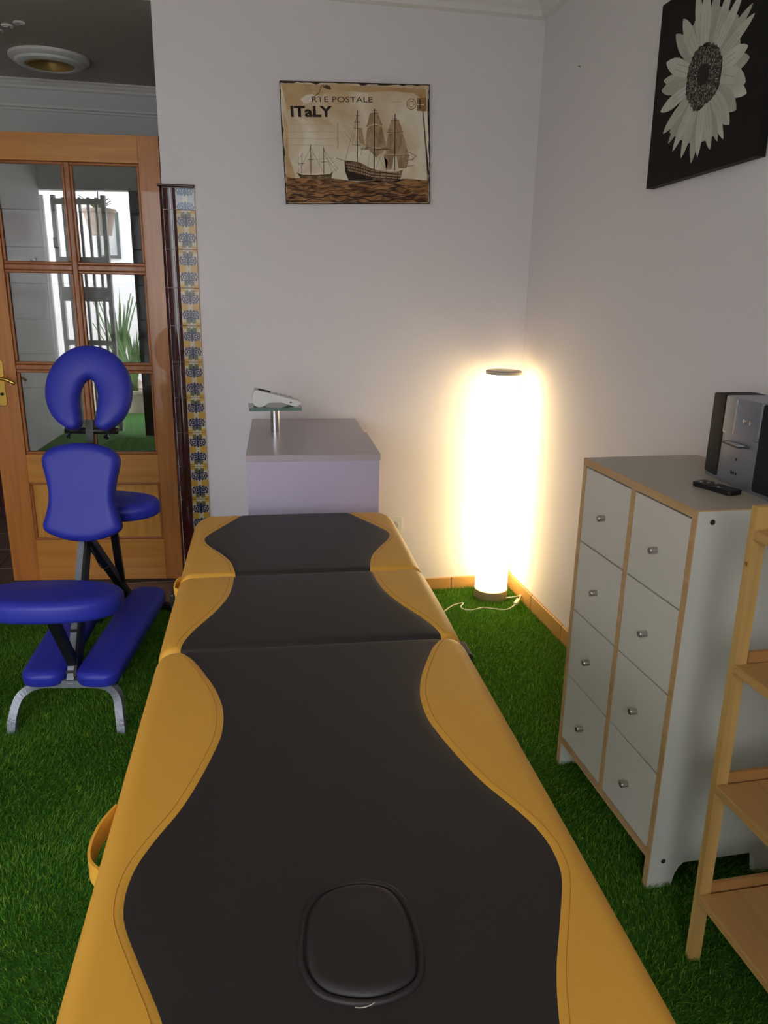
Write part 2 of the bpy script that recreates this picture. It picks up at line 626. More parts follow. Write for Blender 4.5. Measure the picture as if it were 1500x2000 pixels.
# tiled edge of the back wall: maroon bullnose tiles round the wall end and a strip of azulejos
dado = struct(empty('trim_4'), 'tall strip of maroon and painted tiles on the end of the back wall', 'tiles')
box('tile_cap', (-1.585, -0.02, 1.791), (-1.440, 0.29, 1.803), M_MAROON, dado, 0.004)
joints = [1.789] + [1.708 - 0.1505 * k for k in range(12)]
joints[-1] = 0.052
bul = [(-1.517, 0.001), (-1.517, -0.010)] + [(-1.530 - 0.050 * math.sin(q), 0.030 - 0.043 * math.cos(q)) for q in np.linspace(-0.12, math.pi / 2, 12)] + [(-1.580, 0.10), (-1.567, 0.10)]
for zt, zb in zip(joints[:-1], joints[1:]):
    sharp(prism('edge_tile', bul, zb + 0.0015, zt, M_MAROON, dado, smooth=True))
    box('end_tile', (-1.578, 0.102, zb + 0.0015), (-1.567, 0.288, zt), M_MAROON, dado, 0.002)
    top = zt > 1.75
    box('painted_tile', (-1.5168, -0.010, zb + 0.0015), (-1.443, 0.0, zt), M_AZ_TOP if top else M_AZ, dado, 0.0015)

# tiled lower part of the hall wall and hall floor tiles
hd = struct(empty('trim_5'), 'dark maroon tiled lower half of the hall wall', 'tiles')
box('tile_bed', (-3.2, 1.541, 0.0), (-1.3, 1.55, 1.82), M_DARK, hd)
for r in range(9):
    for c in range(9):
        box('wall_tile', (-3.15 + c * 0.2, 1.538, 0.02 + r * 0.2), (-3.15 + c * 0.2 + 0.197, 1.55, 0.02 + r * 0.2 + 0.197), M_MAROON, hd, 0.002)
hf = bpy.data.objects['floor_hall']
for r in range(5):
    for c in range(7):
        o = box('floor_tile', (-3.2 + c * 0.33, 0.002 + r * 0.312, -0.03), (-3.2 + c * 0.33 + 0.326, 0.31 + r * 0.312, 0.0), M_HFLOOR, None, 0.002)
        o.parent = hf
        o.location = Vector(o.location) - Vector(hf.location)

# ------------------------------------------------------------------ artificial grass blades


def grass():
    regs = [(-2.75, -1.40, -3.0, -0.005, 60000), (-1.0, -0.012, -3.0, -0.013, 60000), (-1.40, -1.0, -1.0, -0.013, 12000), (-3.35, -2.75, -3.3, -0.3, 8000)]
    X, Y = [], []
    for x0, x1, y0, y1, den in regs:
        n = int((x1 - x0) * (y1 - y0) * den)
        X.append(rng.uniform(x0, x1, n))
        Y.append(rng.uniform(y0, y1, n))
    X, Y = np.concatenate(X), np.concatenate(Y)
    n = len(X)
    # tufts: pull blades toward a loose lattice of stitches
    X += 0.0035 * np.sin(Y * 700) * rng.random(n)
    h = rng.uniform(0.010, 0.020, n)
    a = rng.uniform(0, 2 * np.pi, n)
    # the pile leans mostly to one side
    lx = 0.006 * np.sin(X * 9 + Y * 5) + rng.normal(0, 0.006, n) + 0.002
    ly = 0.006 * np.cos(X * 7 - Y * 8) + rng.normal(0, 0.006, n) - 0.003
    w = rng.uniform(0.0006, 0.0012, n)
    wx, wy = np.cos(a) * w, np.sin(a) * w
    V = np.zeros((n, 5, 3))
    V[:, 0] = np.stack([X - wx, Y - wy, np.zeros(n)], 1)
    V[:, 1] = np.stack([X + wx, Y + wy, np.zeros(n)], 1)
    V[:, 2] = np.stack([X + wx * .8 + lx * .35, Y + wy * .8 + ly * .35, h * .6], 1)
    V[:, 3] = np.stack([X - wx * .8 + lx * .35, Y - wy * .8 + ly * .35, h * .6], 1)
    V[:, 4] = np.stack([X + lx, Y + ly, h], 1)
    base = (np.arange(n) * 5)[:, None]
    loops = (base + np.array([[0, 1, 2, 3, 3, 2, 4]])).ravel()
    me = bpy.data.meshes.new('artificial_grass')
    me.vertices.add(n * 5)
    me.vertices.foreach_set('co', V.ravel())
    me.loops.add(len(loops))
    me.loops.foreach_set('vertex_index', loops.astype(np.int32))
    me.polygons.add(n * 2)
    st = (np.arange(n) * 7)[:, None] + np.array([[0, 4]])
    me.polygons.foreach_set('loop_start', st.ravel().astype(np.int32))
    me.update(calc_edges=True)
    me.materials.append(M_GRASS)
    o = bpy.data.objects.new('artificial_grass', me)
    link(o)
    o['kind'] = 'stuff'
    tag(o, 'short green artificial grass covering the floor', 'grass')


grass()

# ------------------------------------------------------------------ open glazed pine door
DA, DB = Vector((-1.591, 0.306)), Vector((-2.41, 0.407))
dd = (DA - DB).normalized()
door = empty('door_1', (DB.x, DB.y, 0.012), (0, 0, math.atan2(dd.y, dd.x)))
struct(door, 'varnished pine glazed door standing open behind the blue chair', 'door')
DW, DH, DT = 0.825, 2.015, 0.036


def dbox(name, x0, x1, z0, z1, mtl, y0=0.0, y1=DT, bevel=0.0015, parent=door):
    return box(name, (x0, y0, z0), (x1, y1, z1), mtl, parent, bevel)


dbox('stile', 0, 0.125, 0, DH, M_PINE_Z)
dbox('stile', 0.735, DW, 0, DH, M_PINE_Z)
dbox('top_rail', 0.125, 0.735, 1.905, DH, M_PINE_X)
dbox('lock_rail', 0.125, 0.735, 0.495, 0.632, M_PINE_X)
dbox('bottom_rail', 0.125, 0.735, 0, 0.208, M_PINE_X)
# field panel of the lower half with its moulding
fp = dbox('field_panel', 0.125, 0.735, 0.208, 0.495, M_PINE_P, 0.012, 0.026, 0)
for zz0, zz1, xx0, xx1 in ((0.208, 0.220, 0.125, 0.735), (0.483, 0.495, 0.125, 0.735)):
    dbox('panel_moulding', xx0, xx1, zz0, zz1, M_PINE_M, 0.002, 0.012, 0.003)
for xx in (0.125, 0.723):
    dbox('panel_moulding', xx, xx + 0.012, 0.220, 0.483, M_PINE_M, 0.002, 0.012, 0.003)
# glazing bars and six panes
cols_ = [(0.125, 0.4185), (0.4415, 0.735)]
rows_ = [(0.632, 1.025), (1.049, 1.461), (1.485, 1.905)]
dbox('glazing_bar', 0.4185, 0.4415, 0.632, 1.905, M_PINE_M, 0.004, 0.032, 0.004)
for z0, z1 in ((1.025, 1.049), (1.461, 1.485)):
    for x0, x1 in cols_:
        dbox('glazing_bar', x0, x1, z0, z1, M_PINE_M, 0.004, 0.032, 0.004)
for (x0, x1) in cols_:
    for (z0, z1) in rows_:
        pn = dbox('glass_pane', x0 + 0.006, x1 - 0.006, z0 + 0.006, z1 - 0.006, M_PANE, 0.016, 0.020, 0)
        bw = 0.013
        for a, b, c, d in ((x0, x1, z0, z0 + bw), (x0, x1, z1 - bw, z1), (x0, x0 + bw, z0 + bw, z1 - bw), (x1 - bw, x1, z0 + bw, z1 - bw)):
            dbox('glazing_bead', a, b, c, d, M_PINE_M, 0.007, 0.016, 0.004)
# brass lever handle
hp = prism('handle_plate', rrect(0.034, 0.21, 0.012, 4), 0, 0.005, M_BRASS, door, 0.0015,
           basis=lambda a, b, c: (0.055 + a, -c, 0.965 + b))
lv = tube('lever', catmull([(0.055, -0.004, 0.992), (0.055, -0.045, 0.992), (0.062, -0.052, 0.992), (0.10, -0.054, 0.986), (0.135, -0.052, 0.968)], 5), 0.007, M_BRASS, door)
lathe('keyhole_rose', [(0, 0), (0.007, 0), (0.007, 0.004), (0, 0.005)], M_DARK, door, 12, loc=(0.055, -0.005, 0.915), rot=(math.pi / 2, 0, 0))

# ------------------------------------------------------------------ round ceiling light of the hall
dl = tag(empty('ceiling_light', (-2.135, 1.06, H2)), 'round recessed ceiling light in a wide moulded white ring', 'ceiling light')
lathe('ring', [(0.185, 0.0), (0.185, -0.012), (0.172, -0.022), (0.160, -0.024), (0.155, -0.034), (0.135, -0.042), (0.118, -0.040), (0.112, -0.030), (0.112, 0.0)], M_CORN, dl, 48)
lathe('gold_reflector', [(0.112, -0.036), (0.100, -0.040), (0.092, -0.030), (0.086, -0.003)], mat('dull_gold_reflector', srgb(168, 138, 78), rough=0.45, metal=0.5), dl, 40)
lathe('lens', [(0, -0.004), (0.06, -0.006), (0.086, -0.003)], mat('dark_lens', srgb(84, 80, 74), rough=0.15), dl, 32)
orn = tag(empty('ceiling_scroll', (-2.215, 0.60, H2)), 'white plaster scroll ornament on the grey hall ceiling', 'ornament')
for k, (ox, oy, s) in enumerate(((0, 0, 1), (0.07, -0.05, -1), (-0.06, 0.08, 1), (-0.14, -0.06, -1))):
    pts = [(ox + s * (0.004 + 0.0034 * t) * math.cos(t), oy + (0.004 + 0.0034 * t) * math.sin(t), -0.003) for t in np.linspace(0.4, 7.2, 30)]
    tube('scroll', pts, 0.005, M_CORN, orn, 6)

# ------------------------------------------------------------------ massage table
T_TOP = 0.70
tax = Vector((-0.0455, -1.0)).normalized()
TO = Vector((-1.146, -0.95)) + Vector((-tax.y, tax.x)) * 0.008
table = tag(empty('massage_table', (TO.x, TO.y, 0), (0, 0, math.atan2(tax.x, -tax.y))), 'long folding massage table in black and yellow with wavy panels', 'massage table')
# local frame: +x to the right, -y toward the camera (t = -y)
HW = 0.323
TH = 0.062
W_T = [-0.03, 0.05, 0.135, 0.2, 0.24, 0.29, 0.37, 0.435, 0.52, 0.535, 0.61, 0.69, 0.775, 0.85, 0.90, 0.925, 0.95, 0.975, 1.0, 1.065, 1.13, 1.2, 1.27, 1.32, 1.39, 1.46, 1.52, 1.567, 1.61, 1.647, 1.675, 1.713, 1.75, 1.785, 1.83, 1.9, 2.0]
W_W = [0.170, 0.204, 0.243, 0.271, 0.276, 0.262, 0.220, 0.193, 0.178, 0.180, 0.182, 0.191, 0.217, 0.251, 0.269, 0.274, 0.275, 0.262, 0.245, 0.217, 0.193, 0.177, 0.175, 0.183, 0.200, 0.222, 0.250, 0.268, 0.274, 0.271, 0.262, 0.245, 0.228, 0.212, 0.196, 0.178, 0.168]
_dense = catmull([(a, b, 0) for a, b in zip(W_T, W_W)], 4)
_dt, _dw = [p.x for p in _dense], [p.y for p in _dense]


def seam_w(t):
    return float(np.interp(t, _dt, _dw))


def pad_section(name, t0, t1, round0, round1, r_end0, r_end1, soft):
    """One folding section of the table: sewn panels over a board."""
    g0, g1 = t0 + 0.0015, t1 - 0.0015
    prof = [(g0, -TH), (g0, -r_end0)]
    for s in range(1, 7):
        a = math.pi / 2 * s / 6
        prof.append((g0 + r_end0 * (1 - math.cos(a)), -r_end0 + r_end0 * math.sin(a)))
    nmid = max(6, int((g1 - g0) / 0.014))
    for s in range(1, nmid):
        tt = g0 + r_end0 + (g1 - r_end1 - g0 - r_end0) * s / nmid
        prof.append((tt, 0))
    for s in range(6, -1, -1):
        a = math.pi / 2 * s / 6
        prof.append((g1 - r_end1 * (1 - math.cos(a)), -r_end1 + r_end1 * math.sin(a)))
    prof.append((g1, -TH))

    def hw(t):
        w = HW
        for d, rc in ((t - g0, round0), (g1 - t, round1)):
            if rc > 0 and d < rc:
                d = max(d, 0)
                w -= rc - math.sqrt(max(rc * rc - (rc - d) ** 2, 0))
        return w
    rs = 0.034

    def soften(t, x):
        # gentle crown of the foam along the section and across the table
        f = (t - g0) / (g1 - g0)
        return soft * (4 * f * (1 - f) - 1) * 0.5 - 0.003 * (x / HW) ** 2

    board = box(name, (-HW + 0.02, -t1 + 0.012, T_TOP - TH - 0.02), (HW - 0.02, -t0 - 0.012, T_TOP - TH - 0.001), wood('table_plywood', srgb(190, 150, 100), srgb(170, 130, 84), 'Y', 0.5), table)
    bl = Vector(board.location)

    def addgrid(nm, cols_fn, ncol, material, flip=False):
        verts, faces = [], []
        for t, dz in prof:
            for j in range(ncol):
                x, zx = cols_fn(t, j)
                z = max(-TH, dz + zx)
                if z > -TH + 1e-5:
                    z = max(-TH, z + soften(t, x))
                verts.append((x - bl.x, -t - bl.y, T_TOP + z - bl.z))
        for i in range(len(prof) - 1):
            for j in range(ncol - 1):
                q = (i * ncol + j, (i + 1) * ncol + j, (i + 1) * ncol + j + 1, i * ncol + j + 1)
                faces.append(q)
        o = mesh_obj(nm, verts, faces, material, board, True)
        bm = bmesh.new()
        bm.from_mesh(o.data)
        bmesh.ops.recalc_face_normals(bm, faces=bm.faces)
        # top must face up
        s = sum(f.normal.z * f.calc_area() for f in bm.faces)
        if s < 0:
            bmesh.ops.reverse_faces(bm, faces=bm.faces)
        bm.to_mesh(o.data)
        bm.free()
        return o
    sink = 0.0022

    def crease(d):
        return -sink * math.exp(-(d / 0.004) ** 2)
    NB = 26

    def col_black(t, j):
        w = min(seam_w(t), hw(t) - 0.02)
        s = j / (NB - 1)
        e = 0.5 - 0.5 * math.cos(math.pi * s)
        e = 0.55 * e + 0.45 * s
        x = -w + 2 * w * e
        return x, crease(w - abs(x))
    cp = addgrid('center_panel', col_black, NB, M_BLK)
    cp['label'] = 'black leatherette centre panel'
    NS = 18

    def col_side(sgn):
        def f(t, j):
            w = min(seam_w(t), hw(t) - 0.02)
            h = hw(t)
            r = min(rs, (h - w) * 0.9)
            if j < 8:                               # flat part, from the seam outward
                x = w + (h - r - w) * (j / 7.0) ** 1.3
                return sgn * x, crease(x - w)
            if j < 16:
                a = math.pi / 2 * (j - 7) / 8.0
                return sgn * (h - r + r * math.sin(a)), -r + r * math.cos(a)
            if j == 16:
                return sgn * h, -TH * 0.8
            return sgn * (h - 0.012), -TH
        return f
    for sgn in (-1, 1):
        sp_ = addgrid('side_panel', col_side(sgn), NS, M_YEL)
        sp_['label'] = 'yellow leatherette side panel'
        # stitch line a finger's width outside the seam
        pts = []
        for t in np.linspace(g0 + r_end0, g1 - r_end1, max(12, int((g1 - g0) / 0.012))):
            w = seam_w(t) + 0.011
            if w < hw(t) - 0.012:
                r = min(rs, (hw(t) - seam_w(t)) * 0.9)
                d = w - (hw(t) - r)
                zz = 0 if d < 0 else -r + math.sqrt(max(r * r - d * d, 0))
                pts.append((sgn * w - bl.x, -t - bl.y, T_TOP + zz + soften(t, w) - bl.z + 0.0002))
        tube('stitching', pts, 0.00055, M_STITCH_Y, board, 5)
    return board


sec3 = pad_section('far_section', -0.035, 0.527, 0.075, 0.012, 0.03, 0.016, 0.010)
sec2 = pad_section('middle_section', 0.527, 0.951, 0.02, 0.02, 0.02, 0.018, 0.010)
sec1 = pad_section('near_section', 0.951, 1.925, 0.03, 0.075, 0.018, 0.03, 0.006)
# face hole plug in the near section
b1 = Vector(sec1.location)
plug_pts = catmull([(-0.028, 1.650, 0), (0.010, 1.640, 0), (0.046, 1.650, 0), (0.063, 1.675, 0), (0.068, 1.710, 0), (0.068, 1.750, 0), (0.056, 1.784, 0), (0.012, 1.798, 0), (-0.036, 1.784, 0), (-0.055, 1.750, 0), (-0.054, 1.710, 0), (-0.047, 1.675, 0)], 6, True)
po = [(p.x - 0.006, -p.y) for p in plug_pts]
plug = cushion('face_hole_plug', [(a - b1.x, b - b1.y) for a, b in po], 0.034, 0.010, M_BLK, sec1, 0.006, loc=(0, 0, T_TOP - 0.028 - b1.z))
plug['label'] = 'rounded black plug filling the face hole'
# lip of the hole around the plug
ring_pts = []
cx_ = sum(p[0] for p in po) / len(po)
cy_ = sum(p[1] for p in po) / len(po)
for a, b in po:
    v = Vector((a - cx_, b - cy_))
    v = v * ((v.length + 0.0045) / v.length)
    ring_pts.append((cx_ + v.x - b1.x, cy_ + v.y - b1.y, T_TOP - 0.0018 - b1.z))
lip = tube('hole_lip', ring_pts, 0.0042, M_BLK, sec1, 8, closed=True)
# carry straps on the left side
for sec, t_a, t_b, out in ((sec1, 1.42, 1.54, 0.018), (sec3, 0.50, 0.56, 0.008)):
    bl = Vector(sec.location)
    tm = (t_a + t_b) / 2
    pts = catmull([(-HW + 0.004, -t_a, T_TOP - 0.034), (-HW - out * 0.62, -t_a - (t_b - t_a) * 0.28, T_TOP - 0.036), (-HW - out, -tm - 0.01, T_TOP - 0.040),
                   (-HW - out * 0.8, -t_b + (t_b - t_a) * 0.18, T_TOP - 0.044), (-HW + 0.004, -t_b, T_TOP - 0.046)], 6)
    st = sweep('carry_strap', [p - bl for p in pts], rectp(0.004, 0.034), M_YEL, sec, smooth=False)
# black hinge corners and frame
for sgn in (-1, 1):
    hx = HW + (0.016 if sgn > 0 else -0.01)
    hb = box('hinge_bracket', (sgn * (hx - 0.036), -0.985, T_TOP - 0.085), (sgn * hx, -0.915, T_TOP - 0.038), M_BLACKPL, table, 0.004)
    hb2 = box('hinge_bracket', (sgn * HW - 0.02, -0.555, T_TOP - 0.085), (sgn * HW - 0.008, -0.500, T_TOP - 0.045), M_BLACKPL, table, 0.004)
    for t in (0.12, 0.74, 1.12, 1.78):
        lg = tube('leg', [(sgn * (HW - 0.06), -t, T_TOP - TH - 0.02), (sgn * (HW - 0.045), -t, 0.03)], 0.014, M_STEEL, table, 12)
        lathe('rubber_foot', [(0, 0), (0.018, 0), (0.018, 0.03), (0.014, 0.034)], M_BLACKPL, lg, 14, loc=(sgn * (HW - 0.045), -t, 0.0))
for t in (0.12, 0.74, 1.12, 1.78):
    tube('stretcher', [(-(HW - 0.055), -t, 0.3), (HW - 0.055, -t, 0.3)], 0.009, M_STEEL, table, 8)
# white lint thread lying on the near end
th = tube('lint_thread', catmull([(-1.2345, -2.7555, T_TOP + 0.0012), (-1.228, -2.757, T_TOP + 0.0012), (-1.219, -2.756, T_TOP + 0.0012), (-1.214, -2.7535, T_TOP + 0.0014)], 4), 0.0006, mat('lint', srgb(190, 186, 170), rough=0.9), None, 5)
tag(th, 'short pale thread of lint on the black table top', 'thread')

# ------------------------------------------------------------------ massage chair
ch_r = Vector((0.985, -0.17)).normalized()
chair = tag(empty('massage_chair', (-1.90, -1.014, 0), (0, 0, math.atan2(ch_r.y, ch_r.x))), 'blue padded massage chair with face ring, kneeling pads and silver frame', 'massage chair')
# front foot: bent bar
fpts = catmull([(-0.178, -0.004, 0.0), (-0.172, 0.012, 0.06), (-0.155, 0.045, 0.115), (-0.105, 0.068, 0.140), (0.0, 0.070, 0.143), (0.105, 0.068, 0.140), (0.155, 0.045, 0.115), (0.172, 0.012, 0.06), (0.178, -0.004, 0.0)], 5)
sweep('front_foot', fpts, rectp(0.026, 0.026), M_HAM, chair, smooth=False, up=(0, 1, 0.001))
rpts = catmull([(-0.175, 0.84, 0.0), (-0.17, 0.825, 0.05), (-0.14, 0.80, 0.10), (-0.07, 0.79, 0.115), (0.07, 0.79, 0.115), (0.14, 0.80, 0.10), (0.17, 0.825, 0.05), (0.175, 0.84, 0.0)], 5)
sweep('rear_foot', rpts, rectp(0.026, 0.026), M_BLKMET, chair, smooth=False, up=(0, 1, 0.001))
sweep('main_beam', [(0, 0.07, 0.135), (-0.028, 0.40, 0.60)], rectp(0.024, 0.036), M_HAM, chair, smooth=False, up=(0, 1, 0))
sweep('beam_sleeve', [(0.015, 0.083, 0.155), (-0.012, 0.40, 0.60)], rectp(0.010, 0.044), M_BLKMET, chair, smooth=False, up=(0, 1, 0))
for f in (0.06, 0.30):
    p = Vector((0, 0.07, 0.135)).lerp(Vector((-0.028, 0.40, 0.60)), f)
    q = Vector((0, 0.07, 0.135)).lerp(Vector((-0.028, 0.40, 0.60)), f + 0.018)
    sweep('clamp', [p, q], rectp(0.030, 0.044), M_BLKMET, chair, smooth=False, up=(0, 1, 0))
sweep('rear_leg', [(0.0, 0.32, 0.58), (0.0, 0.79, 0.115)], rectp(0.028, 0.028), M_BLKMET, chair, smooth=False)
sweep('seat_strut', [(0.0, 0.10, 0.20), (-0.012, -0.02, 0.445)], rectp(0.030, 0.026), M_BLKMET, chair, smooth=False, up=(0, 1, 0))
sweep('armrest_strut', [(0.026, 0.52, 0.60), (0.010, 0.62, 0.29)], rectp(0.026, 0.026), M_BLKMET, chair, smooth=False)
tube('cable', catmull([(0.01, 0.33, 0.53), (0.03, 0.36, 0.44), (0.035, 0.45, 0.42)], 5), 0.002, M_BLKMET, chair, 6)
for sx in (-1, 1):
    lathe('bolt', [(0, 0), (0.008, 0), (0.008, 0.008), (0, 0.009)], M_CHROME, chair, 10, loc=(sx * 0.022 - 0.02, 0.365, 0.572), rot=(math.pi / 2, 0, 0))
# seat: wide pad, tipped a little toward the chest pad
seat_o = [(0.225 * math.copysign(abs(math.cos(a)) ** 0.82, math.cos(a)), 0.128 * math.copysign(abs(math.sin(a)) ** 0.9, math.sin(a))) for a in np.linspace(0, 2 * math.pi, 49)[:-1]]
cushion('seat', seat_o, 0.072, 0.026, M_BLUE, chair, 0.006, loc=(-0.016, 0.012, 0.424), rot=(math.radians(-4), 0, math.radians(2)))
# knee pads
for sx in (-1, 1):
    o = cushion('knee_pad', rrect(0.142, 0.62, 0.05, 6), 0.058, 0.022, M_BLUE, chair, 0.004,
                loc=(sx * 0.100, 0.345, 0.172), rot=(math.radians(6.5), 0, math.radians(-2.5 if sx > 0 else 2.5)))
    sweep('knee_pad_arm', [(sx * 0.01, 0.14, 0.15), (sx * 0.08, 0.30, 0.155)], rectp(0.024, 0.02), M_BLKMET, chair, smooth=False)
# chest pad
chest = catmull([(0.0, 0.172, 0), (0.085, 0.160, 0), (0.127, 0.128, 0), (0.130, 0.095, 0), (0.116, 0.035, 0), (0.111, -0.02, 0), (0.122, -0.075, 0), (0.134, -0.115, 0), (0.118, -0.140, 0), (0.060, -0.163, 0), (0.0, -0.170, 0),
                 (-0.060, -0.163, 0), (-0.118, -0.140, 0), (-0.134, -0.115, 0), (-0.122, -0.075, 0), (-0.111, -0.02, 0), (-0.116, 0.035, 0), (-0.130, 0.095, 0), (-0.127, 0.128, 0), (-0.085, 0.160, 0)], 4, True)
cushion('chest_pad', [(p.x, p.y) for p in chest], 0.06, 0.026, M_BLUE, chair, 0.0, loc=(-0.012, 0.385, 0.714), rot=(math.radians(79), 0, 0))
# armrest pad behind the chest pad
arm_o = [(0.198 * math.copysign(abs(math.cos(a)) ** 0.8, math.cos(a)), 0.095 * math.sin(a)) for a in np.linspace(0, 2 * math.pi, 41)[:-1]]
cushion('armrest', arm_o, 0.062, 0.026, M_BLUE, chair, 0.006, loc=(0.012, 0.52, 0.597), rot=(math.radians(8), 0, 0))
# head post, cross bar and face ring
sweep('head_post', [(-0.004, 0.435, 0.66), (-0.004, 0.475, 0.955)], rectp(0.026, 0.022), M_BLKMET, chair, smooth=False, up=(0, 1, 0))
tube('cross_bar', [(-0.092, 0.470, 0.917), (0.092, 0.470, 0.917)], 0.011, M_BLKMET, chair, 10)
for sx in (-1, 1):
    lathe('wing_screw', [(0, 0), (0.004, 0), (0.004, 0.018), (0.009, 0.02), (0.009, 0.026), (0, 0.027)], M_CHROME, chair, 10, loc=(sx * 0.066 - 0.005, 0.458, 0.914), rot=(math.radians(125), 0, 0))
half = [(-0.054, -0.124, 0.030), (-0.066, -0.104, 0.042), (-0.083, -0.068, 0.052), (-0.090, -0.020, 0.058), (-0.078, 0.032, 0.060), (-0.046, 0.072, 0.060)]
full = half + [(0.0, 0.087, 0.059)] + [(-a_, b_, c_) for a_, b_, c_ in half[::-1]]
path = catmull(full, 6)


def crescent(name, path, ht, material, parent, loc, rot):
    """Padded horseshoe: rounded section swept along the middle of the ring; z of each path point is its half width."""
    n = len(path)
    K = 20
    st_ = []
    for i, p in enumerate(path):
        t_ = Vector((path[min(i + 1, n - 1)].x - path[max(i - 1, 0)].x, path[min(i + 1, n - 1)].y - path[max(i - 1, 0)].y)).normalized()
        st_.append((Vector((p.x, p.y)), t_, p.z, 1.0))
    caps0, caps1 = [], []
    for f_ in (0.15, 0.42, 0.66, 0.84, 0.95):
        c_ = math.sqrt(1 - f_ * f_) * 0.026
        p, t_, w_, _ = st_[0]
        caps0.append((p - t_ * (0.026 * math.sqrt(1 - f_ * f_)), t_, w_ * f_, 0.55 + 0.45 * f_))
        p, t_, w_, _ = st_[-1]
        caps1.insert(0, (p + t_ * (0.026 * math.sqrt(1 - f_ * f_)), t_, w_ * f_, 0.55 + 0.45 * f_))
    st_ = caps0 + st_ + caps1
    verts, faces = [], []
    for p, t_, w_, hs in st_:
        nrm = Vector((-t_.y, t_.x))
        for k in range(K):
            a = 2 * math.pi * k / K
            cx_ = math.copysign(abs(math.cos(a)) ** 0.72, math.cos(a)) * w_
            cz_ = math.copysign(abs(math.sin(a)) ** 0.72, math.sin(a)) * ht * hs
            verts.append((p.x + nrm.x * cx_, p.y + nrm.y * cx_, ht + cz_))
    for i in range(len(st_) - 1):
        for k in range(K):
            j = (k + 1) % K
            faces.append((i * K + k, i * K + j, (i + 1) * K + j, (i + 1) * K + k))
    faces.append(tuple(range(K))[::-1])
    faces.append(tuple((len(st_) - 1) * K + k for k in range(K)))
    o = mesh_obj(name, verts, faces, material, parent, True, loc, rot)
    bm = bmesh.new()
    bm.from_mesh(o.data)
    bmesh.ops.recalc_face_normals(bm, faces=bm.faces)
    bm.to_mesh(o.data)
    bm.free()
    return o


crescent('face_cushion', path, 0.036, M_BLUE, chair, (0.006, 0.505, 1.058), (math.radians(72), 0, 0))

# ------------------------------------------------------------------ floor lamp
lamp = tag(empty('floor_lamp', (-0.138, -0.135, 0)), 'glowing white cylinder floor lamp in the corner', 'lamp')
LR = 0.079
lathe('base', [(0, 0.0), (LR + 0.001, 0.0), (LR + 0.001, 0.048), (LR - 0.004, 0.051), (0, 0.051)], mat('satin_brass_base', srgb(176, 158, 120), rough=0.5, metal=0.35), lamp, 48)
sh = lathe('shade', [(LR - 0.002, 0.051), (LR - 0.002, 1.066), (LR - 0.006, 1.067)], M_LAMP, lamp, 48)
lathe('top_disc', [(0, 1.066), (LR + 0.001, 1.066), (LR + 0.002, 1.078), (LR - 0.004, 1.082), (0.03, 1.0825), (0, 1.0825)], mat('satin_nickel_disc', srgb(190, 182, 172), rough=0.4, metal=0.5), lamp, 48)
cordp = catmull([(0.05, -0.075, 0.022), (0.105, -0.085, 0.03), (0.13, -0.065, 0.03), (0.105, -0.11, 0.03), (0.05, -0.185, 0.03), (-0.005, -0.225, 0.03), (-0.06, -0.205, 0.03), (-0.10, -0.185, 0.03), (-0.14, -0.20, 0.03), (-0.185, -0.205, 0.032), (-0.20, -0.165, 0.03), (-0.175, -0.12, 0.03), (-0.23, -0.14, 0.03), (-0.29, -0.20, 0.03), (-0.36, -0.26, 0.03)], 6)
cord = tube('cord', cordp, 0.0028, M_CORD, lamp, 8)
sweep('cord_switch', [(0.092, -0.128, 0.032), (0.058, -0.176, 0.032)], rectp(0.016, 0.012), M_CORD, lamp, smooth=False)

# ------------------------------------------------------------------ drawer cabinet
KX0, KX1 = -0.377, -0.03
KY0, KY1 = -1.449, -1.983
KH = 0.975
PT = 0.017
cab = tag(empty('drawer_cabinet', ((KX0 + KX1) / 2, (KY0 + KY1) / 2, 0)), 'white eight drawer cabinet with beech edging under the stereo', 'cabinet')
kc = Vector(cab.location)


def kbox(name, mn, mx, mtl, bevel=0.0, parent=None):
    mn = [a - b for a, b in zip(mn, kc)]
    mx = [a - b for a, b in zip(mx, kc)]
    return box(name, mn, mx, mtl, parent or cab, bevel)


def side_outline():
    # side panel profile in x,z with the cut-out that leaves two feet
    x0, x1 = KX0 + 0.003, KX1
    o = [(x0, 0), (x0 + 0.066, 0), (x0 + 0.069, 0.02), (x0 + 0.073, 0.038), (x0 + 0.080, 0.052), (x0 + 0.092, 0.066), (x1 - 0.066, 0.066), (x1 - 0.052, 0.052), (x1 - 0.046, 0.02), (x1 - 0.044, 0), (x1, 0), (x1, KH - 0.003), (x0, KH - 0.003)]
    return o


for yy in (KY1, KY0 - PT):
    sp_ = prism('side_panel', [(a - kc.x, b) for a, b in side_outline()], yy - kc.y, yy + PT - kc.y, M_GREY_LAM, cab, 0, basis=lambda a, b, c: (a, c, b))
    kbox('side_edging', (KX0, yy, 0.0), (KX0 + 0.003, yy + PT, KH - PT - 0.002), M_EDGE)
kbox('top', (KX0 + 0.003, KY1 + PT, KH - PT), (KX1, KY0 - PT, KH - 0.003), M_GREY_LAM)
kbox('top_face', (KX0 + 0.003, KY1 + 0.003, KH - 0.003), (KX1, KY0 - 0.003, KH), M_GREY_TOP)
kbox('top_edging', (KX0 - 0.001, KY1, KH - PT - 0.002), (KX0 + 0.003, KY0, KH), M_EDGE)
kbox('top_edging', (KX0 + 0.003, KY0 - 0.003, KH - 0.003), (KX1, KY0, KH), M_EDGE)
kbox('top_edging', (KX0 + 0.003, KY1, KH - 0.003), (KX1, KY1 + 0.003, KH), M_EDGE)
yd0 = -1.7205
kbox('divider', (KX0 + 0.003, yd0 - PT / 2, 0.104), (KX1, yd0 + PT / 2, KH - PT - 0.002), M_GREY_LAM)
kbox('divider_edging', (KX0, yd0 - PT / 2, 0.104), (KX0 + 0.003, yd0 + PT / 2, KH - PT - 0.002), M_EDGE)
